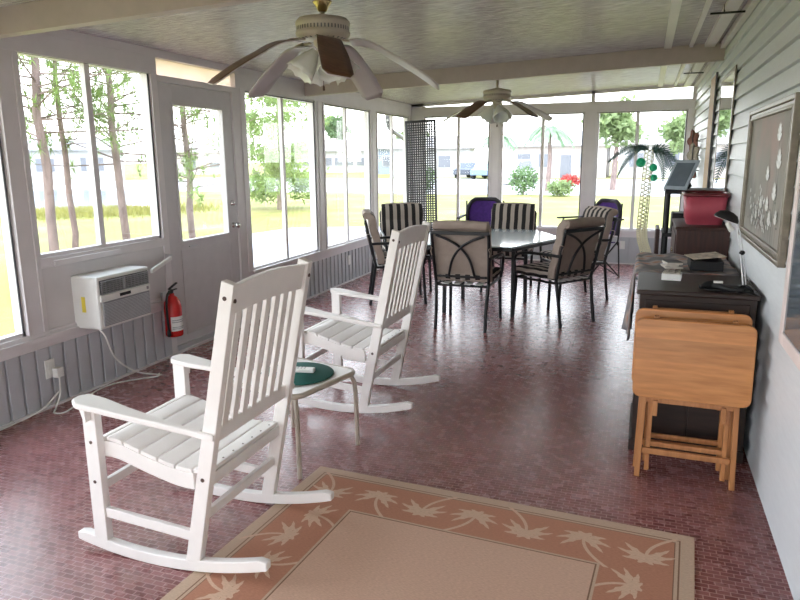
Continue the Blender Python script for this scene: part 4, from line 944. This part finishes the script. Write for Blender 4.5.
def pine(label, x, y, h, tr, seed, z_lo=1.6, lean=0, clusters=26, spread=1.3):
    rd = random.Random(seed); t = thing('pine_tree', label, 'tree', (x, y, G), 0, 'pine trees near the pond')
    P_ = [Vector((lean * i / 10 + rd.uniform(-.03, .03), rd.uniform(-.03, .03), -.1 + h * i / 10)) for i in range(11)]
    MB().tube(P_, [tr * (1 - .07 * i) for i in range(11)], 10).build('trunk', 'bark', t)
    bb = MB(); fb = MB()
    for k in range(clusters):
        z = z_lo - G + (h - z_lo + G) * (k + rd.random()) / clusters; i = min(9, int(z / h * 10)); p = P_[i].lerp(P_[i + 1], z / h * 10 - i) if i < 10 else P_[10]
        a = rd.uniform(0, 2 * PI); ln = spread * (1 - .55 * z / h) * rd.uniform(.5, 1.2); d = Vector((math.cos(a), math.sin(a), rd.uniform(.0, .5))); e = p + d * ln
        bb.tube([p, p + d * ln * .5 + Vector((0, 0, -.04)), e], [tr * .2, tr * .12, tr * .05], 5)
        for q in range(5):
            c = p + d * ln * (.45 + .2 * q) + Vector((rd.gauss(0, .18), rd.gauss(0, .18), rd.gauss(0, .14)))
            for _ in range(34):
                n_ = Vector((rd.gauss(0, 1), rd.gauss(0, 1), rd.gauss(0, 1) + .3)).normalized(); t_ = n_.cross(Vector((0, 0, 1))).normalized() * .007; l_ = rd.uniform(.10, .20); o_ = c + n_ * .02
                fb.add([o_ - t_, o_ + t_, o_ + n_ * l_], [(0, 1, 2)])
    bb.build('branches', 'bark', t); fb.build('needles', 'pine', t); return t
pine('pine tree with the leftmost trunk seen through the window above the air conditioner', -4.0, 6.93, 6.5, .072, 1, 1.75, .05, 70, 2.3)
pine('slim pine just right of the leftmost trunk in the window above the air conditioner', -4.15, 7.45, 5.2, .052, 2, 1.7, -.05, 40, 1.5)
pine('pine tree with a pale trunk filling the right sash above the air conditioner', -4.0, 8.35, 6.2, .07, 3, 1.5, -.25, 80, 2.3)
pine('pine tree seen through the glass of the door', -4.0, 9.95, 6.0, .07, 4, 1.0, -.1, 90, 2.2)
rdv = random.Random(9)
t = thing('bushy_pine', 'bushy green pine standing in the field, seen through the first window past the door', 'tree', (-10, 23.6, G), 0)
MB().tube([(0, 0, 0), (.1, 0, 2.4), (0, .1, 4.6)], [.14, .1, .03], 8).build('trunk', 'bark', t)
fb = MB()
for k in range(60):
    a = rdv.uniform(0, 2 * PI); z = rdv.uniform(.5, 4.9); r_ = (2.3 * (1 - ((z - 2.3) / 3.2) ** 2)) * rdv.uniform(.25, 1); leafcloud(fb, (r_ * math.cos(a), r_ * math.sin(a), z), (.55, .55, .35), 160, .22, rdv, .30)
fb.build('needles', 'pine', t)
t = thing('pale_tree', 'leafy tree on the far lawn seen high in the far right window', 'tree', (1.6, 42, G), 0, 'distant trees')
def btree(t, rad, zc, n, m_, s=.4, seed=1):
    rd = random.Random(seed); MB().tube([(0, 0, 0), (.1, 0, zc * .6), (0, 0, zc)], [.18, .14, .06], 8).build('trunk', 'bark', t); fb = MB()
    for k in range(n): d = Vector((rd.gauss(0, 1), rd.gauss(0, 1), rd.gauss(0, 1))).normalized() * rd.uniform(.3, 1); leafcloud(fb, (d.x * rad, d.y * rad, zc + d.z * rad * .6), (.7, .7, .5), 70, s, rd, .5)
    fb.build('crown', m_, t)
btree(t, 1.7, 3.9, 26, 'tree', .4, 5)
t = thing('pale_tree', 'broad leafy tree behind the houses in the left half of the far windows', 'tree', (-31, 104, G), 0, 'distant trees'); btree(t, 3.2, 4.4, 40, 'tree', .6, 6)
t = thing('pale_tree', 'leafy tree rising behind the white house in the second window past the door', 'tree', (-41, 96, G), 0, 'distant trees'); btree(t, 2.8, 6.2, 30, 'bush', .6, 7)
t = thing('pale_tree', 'leafy tree beyond the pond, left of the first white house', 'tree', (-68, 54, G), 0, 'distant trees'); btree(t, 3.0, 4.0, 30, 'bush', .6, 12)
t = thing('pale_tree', 'leafy tree at the far right corner of the lawn, by the siding', 'tree', (6.2, 44, G), 0, 'distant trees'); btree(t, 2.2, 3.0, 26, 'tree', .45, 8)
def palmtree(label, x, y, h):
    rd = random.Random(int(x * 7 + 100)); t = thing('palm_tree', label, 'palm tree', (x, y, G), 0, 'palm trees by the road')
    MB().tube([(0, 0, 0), (.1, 0, h * .5), (0, 0, h)], [.16, .12, .1], 8).build('trunk', 'bark', t); fb = MB()
    for k in range(16):
        a = 2 * PI * k / 16; l_ = rd.uniform(1.1, 1.5); up = rd.uniform(.0, .7); pts = [Vector((l_ * u * math.cos(a), l_ * u * math.sin(a), h + up * u - 1.1 * u * u)) for u in (0, .25, .5, .75, 1)]
        for p, q in zip(pts, pts[1:]):
            n_ = (q - p).cross(Vector((0, 0, 1))).normalized() * .16; fb.add([p, q, q + n_ - Vector((0, 0, .14)), p + n_ - Vector((0, 0, .14))], [(0, 1, 2, 3)]); fb.add([p, q, q - n_ - Vector((0, 0, .14)), p - n_ - Vector((0, 0, .14))], [(3, 2, 1, 0)])
    fb.build('fronds', 'fan_palm', t)
palmtree('palm tree on the far lawn seen just right of the far ceiling fan', -1.9, 40, 3.6); palmtree('palm tree on the far lawn seen left of the far ceiling fan', -5.6, 44, 3.3)
def shrub(label, x, y, r, h, m_='bush', seed=1):
    rd = random.Random(seed); t = thing('garden_shrub', label, 'shrub', (x, y, G), 0, 'shrubs outside'); fb = MB(); leafcloud(fb, (0, 0, h * .52), (r, r, h * .5), int(900), .16, rd, .6); fb.build('leaves', m_, t); MB().tube([(0, 0, 0), (0, 0, h * .6)], [.05, .02], 6).build('stem', 'bark', t)
shrub('rounded dark shrub by the parked white car across the road', -2.6, 36, .8, 1.5, 'bush', 2); shrub('small square shrub seen through the last left window', -7.3, 33, .8, 1.7, 'bush', 3)
shrub('low shrub by the pale house across the road, right of the palm', -.6, 35, .7, .8, 'tree', 4)
def house(label, x, y, w_, d_, h, rh, rz, wm, rm, wins, door=None):
    t = thing('neighbour_house', label, 'house', (x, y, G), rz, 'neighbouring houses')
    MB().box(-w_ / 2, w_ / 2, 0, d_, 0, h).build('walls', wm, t)
    b = MB(); b.prism([(-w_ / 2 - .4, -.5, h), (w_ / 2 + .4, -.5, h), (w_ / 2 + .4, -.5, h + .12), (w_ / 2 - 1, d_ / 2, h + rh), (-w_ / 2 + 1, d_ / 2, h + rh), (-w_ / 2 - .4, -.5, h + .12)][:3] + [(-w_ / 2 - .4, -.5, h + .12)], (0, d_ + 1, 0))
    vs = [(-w_ / 2 - .4, -.5, h + .12), (w_ / 2 + .4, -.5, h + .12), (w_ / 2 + .4, d_ + .5, h + .12), (-w_ / 2 - .4, d_ + .5, h + .12), (-w_ / 2 + 1, d_ / 2, h + rh), (w_ / 2 - 1, d_ / 2, h + rh)]
    b.add(vs, [(0, 1, 5, 4), (1, 2, 5), (2, 3, 4, 5), (3, 0, 4)]); b.build('roof', rm, t)
    for wx, wz, ww, wh in wins:
        o = MB(); o.box(wx - ww / 2 - .08, wx + ww / 2 + .08, -.06, 0, wz - .08, wz + wh + .08); f = o.build('window', 'roofw', t); MB().box(wx - ww / 2, wx + ww / 2, -.08, -.055, wz, wz + wh).build('window_pane', 'pane', f)
    if door: MB().box(door - .5, door + .5, -.05, 0, 0, 2.1).build('door', 'pane', t)
house('white single-storey house across the pond with a dark window group', -50, 53.5, 9.5, 7, 2.9, 1.3, R(46), 'housewall', 'roofw', [(-2.4, .9, 1.6, 1.2), (1.0, .9, .5, 1.3), (1.8, .9, .5, 1.3), (2.6, .9, .5, 1.3)])
house('pale house farther right beyond the pond behind the pines', -52, 75, 10, 7, 2.8, 1.2, R(40), 'housepink', 'roof', [(-3, .9, 1.2, 1.1), (0, .9, 1.2, 1.1), (3, .9, 1.2, 1.1)])
house('long white house with a row of windows, seen in the second window past door', -37, 88, 16, 8, 2.9, 1.6, R(24), 'housewall', 'roofw', [(-6 + 1.5 * k, 1.0, 1.05, 1.0) for k in range(9)])
house('pale blue house at the left end of the road, in the last left window', -24, 80, 9, 8, 3.0, 1.3, R(15), 'houseblue', 'roofw', [(-2.5, 1, 1.2, 1.1), (2, 1, 1.2, 1.1)])
house('pale house across the road behind the lattice panel', -17, 66, 8, 8, 2.8, 1.3, R(10), 'housewall', 'roof', [(-2, 1, 1.2, 1.1), (1.5, 1, 1.2, 1.1)])
house('pink-walled house across the road in the middle of the far windows', -4.6, 66, 9, 8, 2.9, 1.5, R(0), 'housepink', 'roofw', [(-3, 1, 1.2, 1.2), (-1, 1, 1.2, 1.2), (2.8, 1, 1.2, 1.2)], .9)
house('white house across the road behind the decorative palm', 5.5, 66, 9, 8, 2.9, 1.5, R(-4), 'housewall', 'roof', [(-3, 1, 1.2, 1.2), (0, 1, 1.2, 1.2)])
def car(label, x, y, m_, rz=0, tall=0):
    t = thing('parked_car', label, 'car', (x, y, G + .02), rz, 'parked cars')
    pr = [(-2.1, .35), (-2.1, .85), (-1.5, .95), (-.95, 1.4 + tall), (.9, 1.45 + tall), (1.6, .98 + tall * .6), (2.1, .9), (2.15, .35)]
    MB().prism([(a, -.85, z) for a, z in pr], (0, 1.7, 0)).build('body', m_, t, .06)
    for s in (-1, 1): MB().prism([(-1.3, s * .86, 1.0), (-.88, s * .86, 1.32 + tall), (.8, s * .86, 1.36 + tall), (1.3, s * .86, 1.02)], (0, s * .01, 0)).build('side_window', 'pane', t)
    for a in (-1.35, 1.35):
        for s in (-1, 1): MB().lathe([(.001, -.1), (.34, -.1), (.34, .1), (.001, .1)], (a, s * .80, .34), 18, 0, Matrix.Rotation(R(90), 4, 'X')).build('wheel', 'tyre', t)
car('white van parked across the road, right of the post between the far windows', -5.6, 50, 'carwhite', R(72), .3); car('dark car parked across the road, left of the far ceiling fan', -12.3, 64, 'cardark', R(80)); car('blue-grey car parked across the road, between the dark car and the white van', -10.2, 62, 'carblue', R(80))
shrub('low red-flowering shrub across the road in front of the pink house', -1.35, 47, .7, .75, 'redflower', 11)
# downspout outside the last left window
tag(MB().tube(bez([(-.30, 9.78, 2.25), (-.30, 9.81, 2.03), (-.30, 9.95, 1.91), (-.30, 10.5, 1.80), (-.30, 10.70, 1.68), (-.30, 10.72, 1.0), (-.30, 10.72, G)], 6), .035, 10).build('downspout', 'alu_grey', origin=(-.3, 10.72, G)), 'white gutter downspout bending outside the last left window', 'downspout')
b = MB(); rd = random.Random(4)
for k in range(9000):
    a = rd.random(); x = -19.5 + 4.5 * a + rd.gauss(0, .9) + 1.2; y = 18.4 + 3.6 * a + rd.gauss(0, 1.3); h_ = rd.uniform(.08, .30); an = rd.uniform(0, PI); w_ = .015
    b.add([(x - w_ * math.cos(an), y - w_ * math.sin(an), G), (x + w_ * math.cos(an), y + w_ * math.sin(an), G), (x + rd.gauss(0, .08), y + rd.gauss(0, .08), G + h_)], [(0, 1, 2)])
tag(b.build('pond_reeds', 'reed', origin=(-17.3, 21, G)), 'tall yellow-green grass growing along the near bank of the pond', 'grass', kind='stuff')

# ------------------------------------------------------------------ world, sun, camera
w = bpy.data.worlds.new('World'); bpy.context.scene.world = w; w.use_nodes = True
N = w.node_tree.nodes; Lk = w.node_tree.links; bg = N['Background']
tc = N.new('ShaderNodeTexCoord'); s = N.new('ShaderNodeSeparateXYZ'); Lk.new(tc.outputs['Generated'], s.inputs[0])
cr = N.new('ShaderNodeValToRGB'); cr.color_ramp.elements[0].position = .0; cr.color_ramp.elements[0].color = (1, 1, 1, 1); cr.color_ramp.elements[1].position = .7; cr.color_ramp.elements[1].color = (.72, .84, 1, 1)
Lk.new(s.outputs['Z'], cr.inputs['Fac']); Lk.new(cr.outputs['Color'], bg.inputs['Color']); bg.inputs['Strength'].default_value = 4.2
sn = bpy.data.lights.new('sun', 'SUN'); sn.energy = 2.0; sn.angle = R(12); sn.color = (1, .95, .86); so = bpy.data.objects.new('sun', sn); C.objects.link(so); so.rotation_euler = (R(28), R(18), 0)

cd = bpy.data.cameras.new('camera'); co = bpy.data.objects.new('camera', cd); C.objects.link(co); bpy.context.scene.camera = co
f, pi_, ya, ro = 678.5238, .2065, .3435, -.0076
fw = Vector((-math.sin(ya) * math.cos(pi_), math.cos(ya) * math.cos(pi_), -math.sin(pi_))); r = Vector((math.cos(ya), math.sin(ya), 0)); u = r.cross(fw)
r2 = r * math.cos(ro) + u * math.sin(ro); u2 = -r * math.sin(ro) + u * math.cos(ro)
mw = Matrix((r2, u2, -fw)).transposed().to_4x4(); mw.translation = (3.3793, 0, 1.4965); co.matrix_world = mw
cd.sensor_fit = 'HORIZONTAL'; cd.sensor_width = 36; cd.lens = f * 36 / 800; cd.clip_start = .05; cd.clip_end = 600
sc = bpy.context.scene; sc.view_settings.view_transform = 'Standard'; sc.view_settings.look = 'None'; sc.view_settings.exposure = 0.78; sc.view_settings.gamma = 1; sc.view_settings.use_curve_mapping = False
